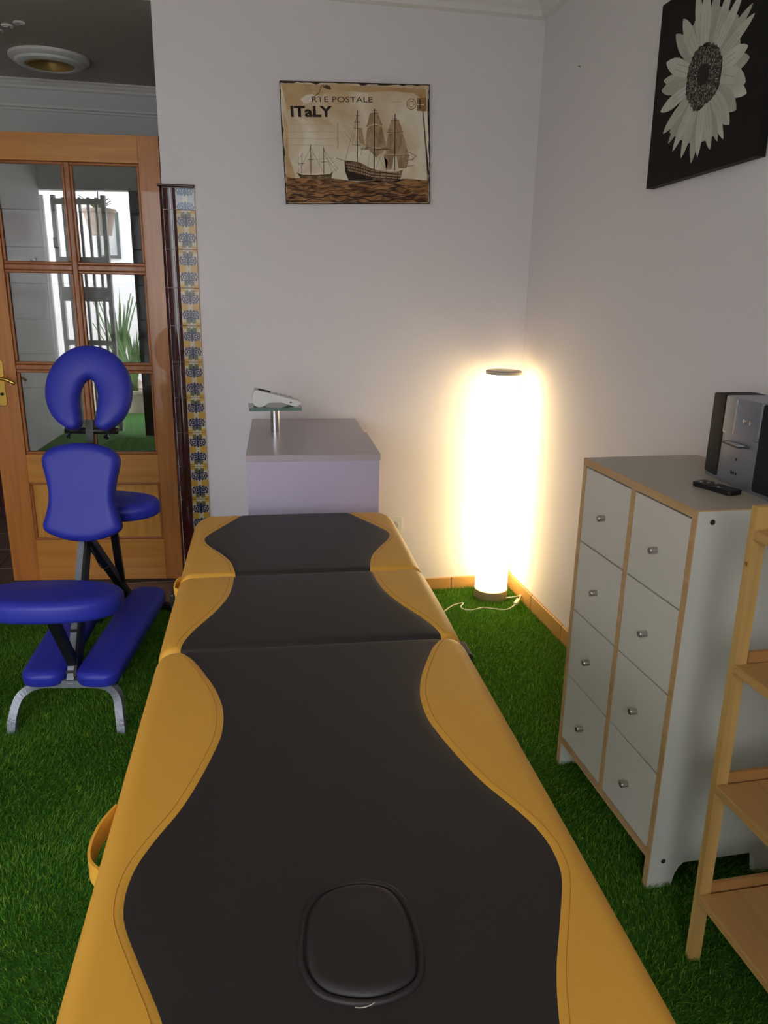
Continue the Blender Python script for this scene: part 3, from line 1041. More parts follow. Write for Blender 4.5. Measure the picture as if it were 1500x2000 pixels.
kbox('bottom', (KX0 + 0.003, KY1 + PT, 0.084), (KX1, KY0 - PT, 0.104), M_GREY_LAM)
kbox('bottom_edging', (KX0, KY1 + PT, 0.084), (KX0 + 0.003, KY0 - PT, 0.104), M_EDGE)
kbox('back_panel', (KX1 - 0.006, KY1 + PT, 0.084), (KX1 - 0.001, KY0 - PT, KH - PT), M_GREY_LAM)
zrow = [0.1065, 0.3175, 0.5275, 0.7390, 0.9535]
for (ya, yb) in ((yd0 + PT / 2, KY0 - PT), (KY1 + PT, yd0 - PT / 2)):
    for z0, z1 in zip(zrow[:-1], zrow[1:]):
        fr_ = kbox('drawer', (KX0 + 0.0015, ya + 0.0015, z0 + 0.0018), (KX0 + 0.016, yb - 0.0015, z1 - 0.0026), M_GREY_DR, 0.0008)
        ctr = Vector(fr_.location)
        kn = lathe('knob', [(0, 0), (0.0078, 0), (0.0082, 0.012), (0.0082, 0.018), (0.0068, 0.0200), (0, 0.0202)], M_STEEL, fr_, 18,
                   loc=(-0.007, 0, -0.005), rot=(0, -math.pi / 2, 0))
        db = box('drawer_box', (0.008, -(yb - ya) / 2 + 0.014, -(z1 - z0) / 2 + 0.012), (0.30, (yb - ya) / 2 - 0.014, (z1 - z0) / 2 - 0.03), M_GREY_LAM, fr_)
for px, pz in ((-0.338, 0.948), (-0.338, 0.078), (-0.050, 0.086)):
    lathe('screw_cap', [(0, 0), (0.0062, 0), (0.0058, 0.0012), (0, 0.0014)], M_DARK, cab, 14, loc=(px - kc.x, KY1 - kc.y, pz), rot=(math.pi / 2, 0, 0))

# ------------------------------------------------------------------ compact stereo on the cabinet
st = tag(empty('stereo', (-0.160, -1.806, KH), (0, 0, math.radians(-4.5))), 'silver and black compact stereo with cloth speakers on the cabinet', 'stereo')
# local: -x is the front, +y is its left end in the picture


def plan(y0, y1, bulge, n=8, depth=0.105):
    """Plan outline (x,y) with a front bowed outward along the whole width."""
    pts = []
    for i in range(n + 1):
        y = y0 + (y1 - y0) * i / n
        pts.append((-bulge * (1 - (y / 0.155) ** 2), y))
    pts += [(depth, y1), (depth, y0)]
    return pts


SB = 0.010
prism('foot_plate', plan(-0.140, 0.140, 0.006), 0.0, SB, M_SILVERPL, st)
prism('speaker', plan(0.0735, 0.146, 0.015), SB, 0.207, M_GRILLE, st, 0.006)
prism('speaker', plan(-0.146, -0.0735, 0.015), SB, 0.207, M_GRILLE, st, 0.006)
prism('body', plan(-0.073, 0.073, 0.0115, depth=0.10), SB, 0.120, M_SILVERPL, st, 0.002)
hd_ = prism('head_unit', plan(-0.073, 0.073, 0.0155, depth=0.10), 0.120, 0.209, M_SILVERPL, st, 0.004)
prism('chrome_strip', [(-0.0168, 0.020), (-0.0170, 0.015), (-0.0130, 0.015), (-0.0125, 0.020)], 0.124, 0.204, M_CHROME, st)
for ky in (-0.020, -0.044):
    lathe('button', [(0, 0), (0.006, 0), (0.005, 0.003), (0, 0.0035)], M_CHROME, st, 14, loc=(-0.0150 + (0.0008 if ky < -0.03 else 0), ky, 0.160), rot=(0, -math.pi / 2, 0))
# dock tray: black bracket with a clear lip
tr_ = tag  # (keeps the helper name short)
dk = prism('dock_tray', [(-0.010, 0.046), (-0.030, 0.036), (-0.034, -0.036), (-0.010, -0.046)], 0.100, 0.104, M_BLACKPL, st)
prism('dock_slot', [(-0.015, 0.032), (-0.029, 0.028), (-0.031, -0.028), (-0.015, -0.032)], 0.104, 0.1055, M_GREYPL, dk)
for k, yy in enumerate((0.0, 0.010, 0.018)):
    box('badge_letter', (-0.0120, yy - 0.012, 0.030), (-0.0113, yy - 0.006, 0.037), M_DARK, st)
box('badge_mark', (-0.0121, -0.004, 0.064), (-0.0113, 0.0, 0.070), M_DARK, st)

rc = tag(empty('remote_control', (-0.226, -1.826, KH), (0, 0, math.radians(14))), 'small black remote control lying before the stereo', 'remote control')
prism('body', rrect(0.044, 0.112, 0.009, 4), 0.0, 0.011, M_BLACKPL, rc, 0.002)
prism('keypad', rrect(0.036, 0.072, 0.003, 3, 0, 0.012), 0.011, 0.0117, mat('dark_grey_membrane', srgb(74, 72, 70), rough=0.5), rc)
for i in range(3):
    for j in range(5):
        lathe('key', [(0, 0), (0.0035, 0), (0.003, 0.001), (0, 0.0012)], M_GREYPL if (i + j) % 4 == 0 else M_BLACKPL, rc, 8, loc=(-0.011 + i * 0.011, -0.014 + j * 0.013, 0.0117))

# ------------------------------------------------------------------ pine shelf unit at the right edge
SX0, SX1, SY0, SY1 = -0.392, -0.045, -2.178, -2.86
su = tag(empty('shelf_unit', (-0.22, -2.52, 0)), 'pale pine open shelf unit standing beside the cabinet', 'shelf')
sc_ = Vector(su.location)


def sloc(p):
    return (p[0] - sc_.x, p[1] - sc_.y, p[2])


for (x0, x1, lean) in ((SX0, SX0 + 0.027, -0.012), (SX1 - 0.027, SX1, 0.0)):
    for (ya, yb) in ((SY0, SY0 - 0.016), (SY1, SY1 + 0.016)):
        v = [(x0, yb, 0), (x1, yb, 0), (x1, ya, 0), (x0, ya, 0), (x0 + lean, yb, 1.044), (x1 + lean, yb, 1.044), (x1 + lean, ya, 1.044), (x0 + lean, ya, 1.044)]
        o = mesh_obj('upright', [sloc(p) for p in v], [(0, 3, 2, 1), (4, 5, 6, 7), (0, 1, 5, 4), (1, 2, 6, 5), (2, 3, 7, 6), (3, 0, 4, 7)], M_SHELF_Z, su)
for k, z in enumerate((0.180, 0.455, 0.727, 1.0)):
    ln = -0.012 * z / 1.044
    box('shelf_board', sloc((SX0 + ln - 0.001, SY1 + 0.016, z - 0.018)), sloc((SX1, SY0 - 0.016, z)), M_SHELF_Y, su, 0.002)
    for ya in (SY0 - 0.010, SY1 + 0.002):
        box('end_rail', sloc((SX0 + 0.026, ya, z - 0.012)), sloc((SX1 - 0.026, ya + 0.009, z + 0.020)), M_SHELF_X, su, 0.001)
box('knot', sloc((SX0 - 0.0125, -2.189, 0.928)), sloc((SX0 - 0.0108, -2.183, 0.936)), mat('pine_knot', srgb(150, 104, 52), rough=0.6), su)

# ------------------------------------------------------------------ reception desk with card terminal
desk = tag(empty('reception_desk', (-1.035, -0.42, 0), (0, 0, math.radians(-3.6))), 'lilac laminate reception desk behind the massage table', 'desk')
dwx, dy0, dy1, dh = 0.232, -0.385, 0.385, 0.864
box('front_panel', (-dwx + 0.003, dy0 + 0.003, 0.0), (dwx - 0.003, dy0 + 0.022, dh - 0.022), M_LILAC, desk, 0.001)
box('side_panel', (-dwx + 0.003, dy0 + 0.022, 0.0), (-dwx + 0.022, dy1, dh - 0.022), M_LILAC, desk, 0.001)
box('side_panel', (dwx - 0.022, dy0 + 0.022, 0.0), (dwx - 0.003, dy1, dh - 0.022), M_LILAC, desk, 0.001)
tp = prism('worktop', [(-dwx, dy0), (dwx, dy0), (dwx, dy0 + 0.42), (dwx - 0.012, dy0 + 0.42), (dwx - 0.012, dy1), (-dwx, dy1)], dh - 0.022, dh, M_LILAC_T, desk, 0.001)

stand = tag(empty('glass_stand', (-1.162, -0.345, dh)), 'small steel post with green glass plate on the lilac desk', 'stand')
lathe('post', [(0, 0), (0.0185, 0), (0.0185, 0.094), (0, 0.094)], M_CHROME, stand, 28)
prism('glass_plate', rrect(0.204, 0.15, 0.006, 3), 0.094, 0.105, M_GREENGLASS, stand, 0.001)
pos = tag(empty('card_terminal', (-1.158, -0.345, dh + 0.1052)), 'grey handheld card payment terminal lying on the glass plate', 'card terminal')
prof_ = catmull([(-0.088, 0.012, 0), (-0.078, 0.002, 0), (-0.058, 0.0, 0), (-0.040, 0.008, 0), (-0.018, 0.020, 0), (0.020, 0.016, 0), (0.060, 0.003, 0), (0.082, 0.0, 0), (0.092, 0.008, 0), (0.088, 0.020, 0), (0.02, 0.040, 0), (-0.072, 0.064, 0), (-0.084, 0.058, 0), (-0.092, 0.036, 0)], 4, True)
prism('body', [(p.x, p.y) for p in prof_], -0.038, 0.038, M_WHITEPL, pos, 0.003, basis=lambda a, b, c: (a, c, b), smooth=False)
mesh_obj('screen', [(-0.068, -0.028, 0.0645), (-0.02, -0.028, 0.0535), (-0.02, 0.028, 0.0535), (-0.068, 0.028, 0.0645)], [(0, 1, 2, 3)], M_DARK, pos)
for i in range(3):
    for j in range(4):
        box('key', (-0.004 + j * 0.018, -0.024 + i * 0.018, 0.044 - j * 0.0048), (0.008 + j * 0.018, -0.012 + i * 0.018, 0.0485 - j * 0.0048), M_GREYPL, pos, 0.001)
box('card_slot', (-0.091, -0.030, 0.030), (-0.086, 0.030, 0.034), M_DARK, pos)
box('port', (0.052, -0.0392, 0.014), (0.060, -0.0375, 0.018), M_DARK, pos)

# wall socket and nail
so = tag(empty('wall_socket', (-0.594, 0.0, 0.343)), 'small white wall socket beside the table end', 'socket')
prism('plate', rrect(0.08, 0.08, 0.008, 4), 0, 0.010, M_WHITEPL, so, 0.002, basis=lambda a, b, c: (a, -c, b))
lathe('socket_well', [(0.0, 0.0), (0.019, 0.0), (0.020, 0.0015), (0.0, 0.0015)], M_GREYPL, so, 20, loc=(0, -0.010, 0), rot=(math.pi / 2, 0, 0))
nail = lathe('nail', [(0, 0), (0.0035, 0), (0.0035, 0.003), (0.0015, 0.004), (0.0015, 0.01), (0, 0.01)], mat('rusty_nail', srgb(120, 112, 104), rough=0.6), None, 10, loc=(0.001, -0.374, 2.23), rot=(0, -math.pi / 2, 0))
tag(nail, 'tiny nail head in the white right wall', 'nail')

# ------------------------------------------------------------------ pictures (flat prints, laid out in millimetres on the panel)
SEA = [(-297.6, -124.0), (-267.9, -128.3), (-233.7, -125.1), (-185.2, -130.4), (-126.2, -126.6), (-67.3, -136.8), (-7.6, -141.3), (62.8, -137.9), (159.0, -143.2), (205.2, -129.3), (300.5, -136.0), (302.6, -224.7), (-303.6, -225.3)]
HULL = [(-57.0, -61.6), (-24.9, -63.2), (9.7, -68.8), (49.0, -88.9), (84.0, -97.8), (124.2, -103.9), (169.9, -101.0), (187.9, -93.6), (179.9, -115.6), (174.5, -134.0), (143.8, -141.4), (93.1, -138.8), (57.8, -136.6), (12.5, -138.9), (-42.4, -136.8), (-45.8, -120.9), (-56.0, -102.9)]
HULLD = [(-57.0, -61.6), (-52.2, -66.9), (-41.2, -102.8), (3.3, -114.0), (63.2, -122.9), (52.7, -136.6), (12.5, -138.9), (-42.4, -136.8), (-45.8, -120.9), (-56.0, -102.9)]
STRIPES = [[(-51.0, -73.6), (4.2, -83.7), (53.8, -98.8), (177.5, -107.8)], [(-49.4, -84.9), (3.8, -96.3), (53.5, -110.6), (177.3, -119.3)], [(-46.9, -96.6), (3.5, -107.2), (53.2, -120.6), (175.6, -128.5)]]
SAILS = [[(53.7, 111.9), (72.1, 118.3), (87.3, 116.0), (94.7, 94.2), (104.1, 72.4), (71.0, 77.2), (38.6, 66.2), (48.3, 93.5)], [(40.9, 60.5), (70.8, 71.0), (101.0, 67.1), (109.6, 32.7), (122.1, -16.3), (68.7, -8.7), (30.2, -18.0), (35.3, 22.9)], [(140.7, 87.0), (157.3, 92.6), (173.2, 90.2), (181.9, 69.1), (190.6, 49.2), (156.5, 53.2), (123.9, 45.3), (132.9, 68.4)], [(127.3, 39.5), (156.5, 48.8), (188.5, 46.1), (199.5, 6.9), (214.6, -40.3), (154.9, -34.9), (114.6, -37.9), (120.4, 1.6)], [(160.9, -40.7), (215.6, -41.6), (206.1, -65.3), (201.7, -89.0), (169.1, -89.2)], [(108.0, -41.1), (148.7, -40.8), (145.2, -65.7), (137.1, -93.9), (115.8, -94.0), (125.0, -65.8)], [(2.9, 57.8), (18.7, 58.9), (23.6, 27.2), (30.6, -4.7), (12.0, 4.0), (3.7, 22.5)], [(46.0, -21.4), (110.9, -20.9), (75.2, -48.1)]]
MASTS = [[(2.2, 125.4), (-4.2, -66.6)], [(72.4, 131.0), (65.5, -94.2)], [(157.7, 115.0), (151.7, -98.4)], [(-228.8, -32.7), (-233.8, -108.1)], [(-192.5, -3.8), (-197.7, -114.7)], [(-140.6, -12.1), (-144.2, -112.3)]]
SPARS = [[(-6.7, 106.5), (10.3, 105.1)], [(-11.0, 81.6), (14.4, 80.7)], [(-13.2, 59.7), (18.6, 58.0)], [(11.3, -17.3), (138.6, -17.9)], [(60.0, 125.1), (83.6, 123.8)], [(52.3, 112.8), (88.3, 116.0)], [(36.1, 65.7), (105.6, 72.4)], [(28.7, -18.0), (123.6, -16.3)], [(148.4, 96.8), (167.3, 95.4)], [(138.2, 87.9), (175.2, 91.1)], [(122.4, 45.2), (192.6, 49.3)], [(108.0, -39.8), (219.2, -40.2)], [(-88.6, -52.9), (-54.6, -63.4)], [(199.1, -20.1), (244.6, -43.2)], [(201.1, -60.8), (234.3, -51.5)], [(200.8, -81.2), (234.0, -77.9)], [(224.0, -60.6), (244.6, -41.4)], [(-22.7, -2.1), (16.7, -3.9)], [(-243.1, -74.8), (-221.3, -73.3)], [(-206.0, -59.1), (-181.6, -57.1)], [(-155.4, -67.6), (-128.4, -66.5)]]
RIG = [[(1.7, 110.2), (-54.5, -62.5)], [(1.7, 110.2), (-22.8, -4.3)], [(72.1, 120.1), (-0.2, -66.6)], [(70.7, 67.5), (39.0, -88.9)], [(67.5, -16.8), (109.4, -88.6)], [(157.3, 95.2), (74.1, -88.7)], [(157.3, 95.2), (236.8, -60.5)], [(156.0, 24.3), (216.5, -47.0)], [(-55.2, 50.4), (-22.5, 4.6)], [(152.8, -38.5), (114.2, -97.6)], [(107.8, -47.9), (144.7, -92.9)], [(-193.1, -14.8), (-249.8, -108.2)], [(-193.1, -14.8), (-145.0, -107.8)], [(-140.9, -18.7), (-85.4, -94.0)], [(-141.9, -40.8), (-90.7, -103.0)], [(-140.9, -18.7), (-108.1, -107.6)], [(-229.3, -41.5), (-251.9, -59.4)], [(-232.8, -90.3), (-254.6, -63.8)], [(-113.0, -107.6), (-82.7, -89.5)]]
SHIP2 = [(-253.3, -109.5), (-233.3, -117.1), (-174.8, -117.8), (-120.7, -114.4), (-107.6, -106.7), (-113.9, -127.9), (-185.2, -130.4), (-241.1, -126.0)]
TORN = [(-225.6, 159.7), (-203.4, 175.0), (-177.1, 180.6), (-167.8, 175.7), (-151.3, 171.8), (-170.6, 166.3), (-183.1, 154.1), (-197.9, 144.5), (-214.4, 147.1)]
TEAR = [(-172.9, 169.2), (-146.2, 178.3), (-135.6, 201.9), (-130.1, 216.8), (-101.6, 215.3), (-97.5, 198.5), (-102.8, 187.7), (-136.7, 178.5), (-156.2, 168.3), (-183.4, 149.9), (-197.9, 144.5)]
STAMP = [(250.4, 174.8), (289.5, 175.6), (288.2, 125.6), (249.9, 126.7)]
RINGC = (226.1, 151.2)
WRITE = [[(-271.1, 67.0), (-199.3, 70.2), (-98.2, 69.5)], [(-291.6, 40.8), (-186.3, 44.3), (-60.2, 46.0)], [(-288.1, 19.2), (-177.9, 18.2), (-71.0, 19.5)], [(-299.2, -7.1), (-212.8, -4.0), (-101.4, -6.0)], [(-210.8, -59.1), (-103.4, -53.9)], [(142.1, 158.3), (184.3, 158.3)]]
TXT1 = ((-183.3, 150.7), (65.7, 155.6), (-182.3, 171.2))
TXT2 = ((-267.0, 95.4), (-99.4, 98.1), (-264.8, 133.4))
TXT3 = ((-82.3, -18.2), (-78.4, 78.5))
PETALS = [((224.0, 290.3), (122.2, 431.0), 22.4), ((215.8, 284.2), (90.2, 402.1), 21.4), ((204.7, 270.3), (52.7, 339.1), 22.4), ((200.5, 259.4), (45.3, 293.2), 15.6), ((199.3, 252.8), (39.2, 267.9), 21.4), ((200.1, 237.7), (44.7, 209.5), 19.5), ((207.2, 220.7), (70.8, 143.6), 17.6), ((215.2, 211.3), (104.2, 109.6), 15.6), ((223.4, 205.0), (133.2, 82.3), 16.6), ((236.3, 199.1), (181.9, 55.9), 18.5), ((250.3, 196.5), (235.9, 31.8), 20.5), ((257.2, 196.5), (264.6, 43.4), 16.6), ((271.0, 199.0), (320.1, 52.1), 18.5), ((278.7, 202.1), (350.2, 65.9), 14.6), ((283.4, 204.6), (374.8, 67.1), 14.6), ((290.2, 209.6), (394.5, 97.7), 23.4), ((296.9, 216.5), (416.9, 127.9), 25.4), ((302.8, 225.6), (452.1, 157.3), 21.4), ((305.0, 231.1), (442.5, 185.8), 31.2), ((307.8, 245.4), (446.9, 239.6), 23.4), ((307.3, 253.7), (435.4, 268.6), 21.4), ((302.2, 269.6), (447.8, 337.1), 15.6), ((298.5, 275.6), (435.2, 363.1), 15.6), ((287.9, 286.5), (391.9, 408.8), 17.6), ((275.4, 293.8), (339.2, 436.7), 19.5), ((260.8, 297.7), (280.5, 462.6), 21.4), ((248.3, 298.0), (224.9, 480.5), 21.4), ((239.0, 296.5), (179.1, 482.7), 18.5)]
DISC = [(254.8, 327.8), (292.7, 313.9), (316.1, 292.7), (329.1, 270.2), (331.0, 239.0), (326.7, 206.8), (309.0, 187.2), (275.6, 175.8), (230.8, 168.9), (202.2, 193.5), (180.7, 216.6), (175.5, 243.5), (176.5, 276.3), (185.6, 303.9), (209.5, 326.8)]
FWHITE = [(176.8, 398.4), (199.1, 427.6), (291.7, 405.6), (379.3, 355.5), (401.1, 285.7), (415.7, 252.0), (415.1, 215.9), (417.3, 185.6), (397.4, 165.2), (382.3, 138.4), (366.4, 113.4), (350.2, 87.9), (303.3, 80.3), (238.4, 80.5), (164.2, 108.3), (106.6, 138.9), (109.6, 178.5), (154.3, 212.8), (127.3, 248.1), (122.1, 275.5), (135.0, 313.2), (144.5, 366.2), (139.9, 390.3)]



def noise_mat(name, c1, c2, scale, lo, hi, stretch=(1, 1, 1), rough=0.55, distort=0.8):
    M = mat(name, c1, rough=rough, spec=0.25)
    nt = M.node_tree
    b = nt.nodes['Principled BSDF']
    tc = nt.nodes.new('ShaderNodeTexCoord')
    mp = nt.nodes.new('ShaderNodeMapping')
    mp.inputs['Scale'].default_value = stretch
    n = nt.nodes.new('ShaderNodeTexNoise')
    n.inputs['Scale'].default_value = scale
    n.inputs['Detail'].default_value = 7
    n.inputs['Distortion'].default_value = distort
    cr = nt.nodes.new('ShaderNodeValToRGB')
    cr.color_ramp.elements[0].position, cr.color_ramp.elements[0].color = lo, c2
    cr.color_ramp.elements[1].position, cr.color_ramp.elements[1].color = hi, c1
    nt.links.new(tc.outputs['Object'], mp.inputs[0])
    nt.links.new(mp.outputs[0], n.inputs['Vector'])
    nt.links.new(n.outputs['Fac'], cr.inputs['Fac'])
    nt.links.new(cr.outputs['Color'], b.inputs['Base Color'])
    return M


def print_poly(name, pts, layer, material, parent, conv):
    """A flat printed shape: thin polygon just above the panel."""
    bm = bmesh.new()
    vs = [bm.verts.new(conv(a / 1000.0, b / 1000.0, layer * 0.00025)) for a, b in pts]
    f = bm.faces.new(vs)
    bmesh.ops.triangulate(bm, faces=[f])
    return bm_obj(name, bm, material, parent)


def print_line(name, pts, width, layer, material, parent, conv):
    P = [Vector((a, b)) for a, b in pts]
    L_, R_ = [], []
    for i, p in enumerate(P):
        t = (P[min(i + 1, len(P) - 1)] - P[max(i - 1, 0)]).normalized()
        nn = Vector((-t.y, t.x)) * width / 2
        L_.append((p + nn))
        R_.append((p - nn))
    verts = [conv(v.x / 1000, v.y / 1000, layer * 0.00025) for v in L_ + R_]
    n = len(P)
    return mesh_obj(name, verts, [(i, i + 1, n + i + 1, n + i) for i in range(n - 1)], material, parent)


def print_text(name, body, origin, width, height, layer, material, parent, conv, bold=0.0, rotz=0.0):
    cu = bpy.data.curves.new(name, 'FONT')
    cu.body = body
    cu.offset = bold
    cu.resolution_u = 3
    tmp = bpy.data.objects.new(name, cu)
    col.objects.link(tmp)
    bpy.context.view_layer.update()
    me = bpy.data.meshes.new_from_object(tmp)
    bpy.data.objects.remove(tmp)
    bpy.data.curves.remove(cu)
    co = [v.co.copy() for v in me.vertices]
    x0, x1 = min(c.x for c in co), max(c.x for c in co)
    y0, y1 = min(c.y for c in co), max(c.y for c in co)
    for v in me.vertices:
        a = (v.co.x - x0) / (x1 - x0) * width
        b = (v.co.y - y0) / (y1 - y0) * height
        ca, sa = math.cos(rotz), math.sin(rotz)
        v.co = conv((origin[0] + a * ca - b * sa) / 1000, (origin[1] + a * sa + b * ca) / 1000, layer * 0.00025)
    me.materials.clear()
    me.materials.append(material)
    o = bpy.data.objects.new(name, me)
    return link(o, parent)


SW, SH = 0.6075, 0.450
ship = tag(empty('ship_picture', (-0.7832, -0.003, 1.9825), (0, math.radians(-2.3), 0)), 'sepia sailing ship postcard panel reading ITALY on the back wall', 'picture')
cs_ = lambda a, b, d: (a, -0.0172 - d, b)
I_EDGE = mat('print_dark_brown_edge', srgb(58, 44, 36), rough=0.6, spec=0.2)
I_PAPER = noise_mat('print_aged_paper', srgb(232, 220, 200), srgb(200, 172, 134), 5.0, 0.36, 0.60)
I_TAN = noise_mat('print_tan_stain', srgb(206, 176, 134), srgb(178, 140, 96), 9.0, 0.35, 0.65)
I_SEA = noise_mat('print_brown_sea', srgb(168, 122, 78), srgb(66, 40, 26), 14.0, 0.36, 0.62, (1.0, 1.0, 4.2), distort=1.5)
I_HULL = noise_mat('print_hull', srgb(150, 122, 94), srgb(84, 62, 46), 40.0, 0.35, 0.65)
I_DARK = mat('print_dark_ink', srgb(52, 36, 28), rough=0.6, spec=0.2)
I_INK = mat('print_brown_ink', srgb(84, 62, 46), rough=0.6, spec=0.2)
I_FAINT = mat('print_faint_ink', srgb(172, 146, 116), rough=0.6, spec=0.2)
I_SAIL = noise_mat('print_sail', srgb(188, 160, 128), srgb(140, 108, 80), 22.0, 0.3, 0.7, (2.5, 1, 1))
I_STAMP = mat('print_stamp_brown', srgb(150, 112, 72), rough=0.6, spec=0.2)
I_WHITE = mat('print_torn_white', srgb(228, 218, 204), rough=0.6, spec=0.2)
box('panel', (-SW / 2, -0.017, -SH / 2), (SW / 2, 0.0, SH / 2), I_EDGE, ship, 0.001)
# worn paper face with a ragged outline
edge = []
nE = 40
w2, h2 = SW * 500, SH * 500
jit = lambda: 3.0 + 7.0 * random.random() ** 3
for k in range(nE):
    edge.append((-w2 + 2 * w2 * (k + .5) / nE, -h2 + jit() * 0.6))
for k in range(nE):
    edge.append((w2 - jit(), -h2 + 2 * h2 * (k + .5) / nE))
for k in range(nE):
    edge.append((w2 - 2 * w2 * (k + .5) / nE, h2 - jit() * 1.3))
for k in range(nE):
    edge.append((-w2 + jit() * 0.8, h2 - 2 * h2 * (k + .5) / nE))
print_poly('paper', edge, 0.4, I_PAPER, ship, cs_)
print_poly('stain', [(-297, 214), (-235, 217), (-180, 214), (-60, 214), (60, 212), (150, 212), (288, 208), (294, 120), (276, 168), (235, 192), (140, 196), (40, 190), (-60, 194), (-130, 180), (-175, 172), (-205, 160), (-230, 130), (-280, 120)], 0.9, I_TAN, ship, cs_)
print_poly('stain', [(-296, 118), (-280, 60), (-284, -40), (-262, -120), (-272, -150), (-298, -150)], 0.9, I_TAN, ship, cs_)
sea_in = [(max(-w2 + 5, min(w2 - 6, a)), max(-h2 + 4, b)) for a, b in SEA]
print_poly('sea', sea_in, 1.4, I_SEA, ship, cs_)
for yy in (-160, -178, -196, -212):
    pts = [(x_, yy + 5 * math.sin(x_ * 0.035 + yy) + 3 * math.sin(x_ * 0.09)) for x_ in np.linspace(-285, 285, 40)]
    print_line('wave', pts, 2.2 if yy > -190 else 4.0, 1.8, I_DARK, ship, cs_)
for q in RIG:
    print_line('rigging', q, 0.9, 2.2, I_INK, ship, cs_)
for q in SAILS:
    print_poly('sail', q, 2.8, I_SAIL, ship, cs_)
print_poly('hull', HULL, 3.4, I_HULL, ship, cs_)
print_poly('bow_shade', HULLD, 3.8, I_DARK, ship, cs_)
for q in STRIPES:
    print_line('gun_deck', q, 4.2, 4.2, I_FAINT, ship, cs_)
    q2 = [(a, b - 4.4) for a, b in q]
    print_line('gun_deck', q2, 2.6, 4.2, I_DARK, ship, cs_)
for q in STRIPES:
    L0 = [Vector(v_) for v_ in q]
    for k in range(15):
        s_ = (k + 0.5) / 15 * (len(L0) - 1)
        a_ = L0[int(s_)].lerp(L0[int(s_) + 1], s_ - int(s_))
        print_poly('gun_port', [(a_.x - 1.6, a_.y - 1.8), (a_.x + 1.6, a_.y - 1.8), (a_.x + 1.6, a_.y + 1.4), (a_.x - 1.6, a_.y + 1.4)], 4.5, I_DARK, ship, cs_)
print_poly('small_hull', SHIP2, 3.4, I_HULL, ship, cs_)
print_line('small_hull_line', SHIP2[:5], 2.6, 3.8, I_DARK, ship, cs_)
for k, q in enumerate(MASTS):
    print_line('mast', q, 3.6 if k < 3 else 2.4, 4.6, I_DARK, ship, cs_)
for q in SPARS:
    print_line('spar', q, 1.8, 5.0, I_INK, ship, cs_)
print_poly('torn_patch', TORN, 1.4, I_WHITE, ship, cs_)
print_line('tear', [(-178, 158), (-170, 170), (-150, 184), (-140, 208), (-128, 214)], 2.6, 1.8, I_INK, ship, cs_)
print_poly('tear_hole', [(-136, 206), (-118, 214), (-104, 208), (-100, 196), (-116, 198)], 1.8, I_INK, ship, cs_)
print_text('lettering', 'RTE POSTALE', (-180, 151), 246, 20, 2.6, I_INK, ship, cs_, 0.004, 0.012)
print_text('lettering', 'ITaLY', (-266, 95.5), 167, 40, 2.6, I_DARK, ship, cs_, 0.035, 0.015)
for q in WRITE:
    pts = []
    for (p0, p1) in zip(q[:-1], q[1:]):
        for t in np.linspace(0, 1, 26):
            pts.append((p0[0] + (p1[0] - p0[0]) * t, p0[1] + (p1[1] - p0[1]) * t + random.uniform(-2.2, 2.2)))
    print_line('handwriting', pts, 1.0, 1.8, I_FAINT, ship, cs_)
print_line('fold_mark', [(-82, -18), (-81, 30), (-79, 78)], 3.0, 1.8, I_FAINT, ship, cs_)
print_poly('stamp', STAMP, 2.2, I_STAMP, ship, cs_)
ringp = [(RINGC[0] + 19 * math.cos(t), RINGC[1] + 19 * math.sin(t)) for t in np.linspace(0, 2 * math.pi, 30)]
print_line('postmark', ringp, 3.2, 2.8, I_STAMP, ship, cs_)
print_line('postmark', [(RINGC[0] + 11 * math.cos(t), RINGC[1] + 11 * math.sin(t)) for t in np.linspace(0, 2 * math.pi, 24)], 2.4, 2.8, I_STAMP, ship, cs_)
print_line('stamp_figure', [(262, 134), (262, 168)], 7, 2.8, I_INK, ship, cs_)
print_line('stamp_figure', [(246, 150), (280, 150)], 3, 2.8, I_PAPER, ship, cs_)

# sunflower canvas on the right wall; a runs along -y, b up
fc = tag(empty('sunflower_canvas', (-0.003, -1.0057, 1.7309), (math.radians(-1.8), 0, 0)), 'black canvas with a white sunflower on the right wall', 'picture')
cf_ = lambda a, b, d: (-0.0272 - d, -a, b)
FWD, FHT = 0.518, 0.506
box('canvas', (-0.027, -FWD, 0.0), (0.0, 0.0, FHT), M_BLACKCANVAS, fc, 0.001)
F_W = [noise_mat('print_petal_%s' % n_, c1, c2, 16, 0.3, 0.75, (1, 1, 1)) for n_, c1, c2 in (('pale', srgb(206, 204, 194), srgb(186, 184, 172)), ('mid', srgb(192, 190, 180), srgb(166, 164, 152)), ('light', srgb(214, 212, 204), srgb(196, 194, 184)))]
F_SH = mat('print_petal_shadow', srgb(164, 162, 150), rough=0.6, spec=0.2)
F_DISC = noise_mat('print_sunflower_disc', srgb(150, 146, 136), srgb(38, 34, 32), 190, 0.48, 0.66, (1, 1, 1), distort=0.2)
F_DK = mat('print_disc_dark', srgb(44, 40, 37), rough=0.6, spec=0.2)
clipb = lambda p: (max(3, min(FWD * 1000 - 2, p[0])), max(3, min(FHT * 1000 - 1, p[1])))
print_poly('petal_ground', [clipb(p) for p in FWHITE], 0.6, F_W[1], fc, cf_)
order = list(range(len(PETALS)))
random.shuffle(order)
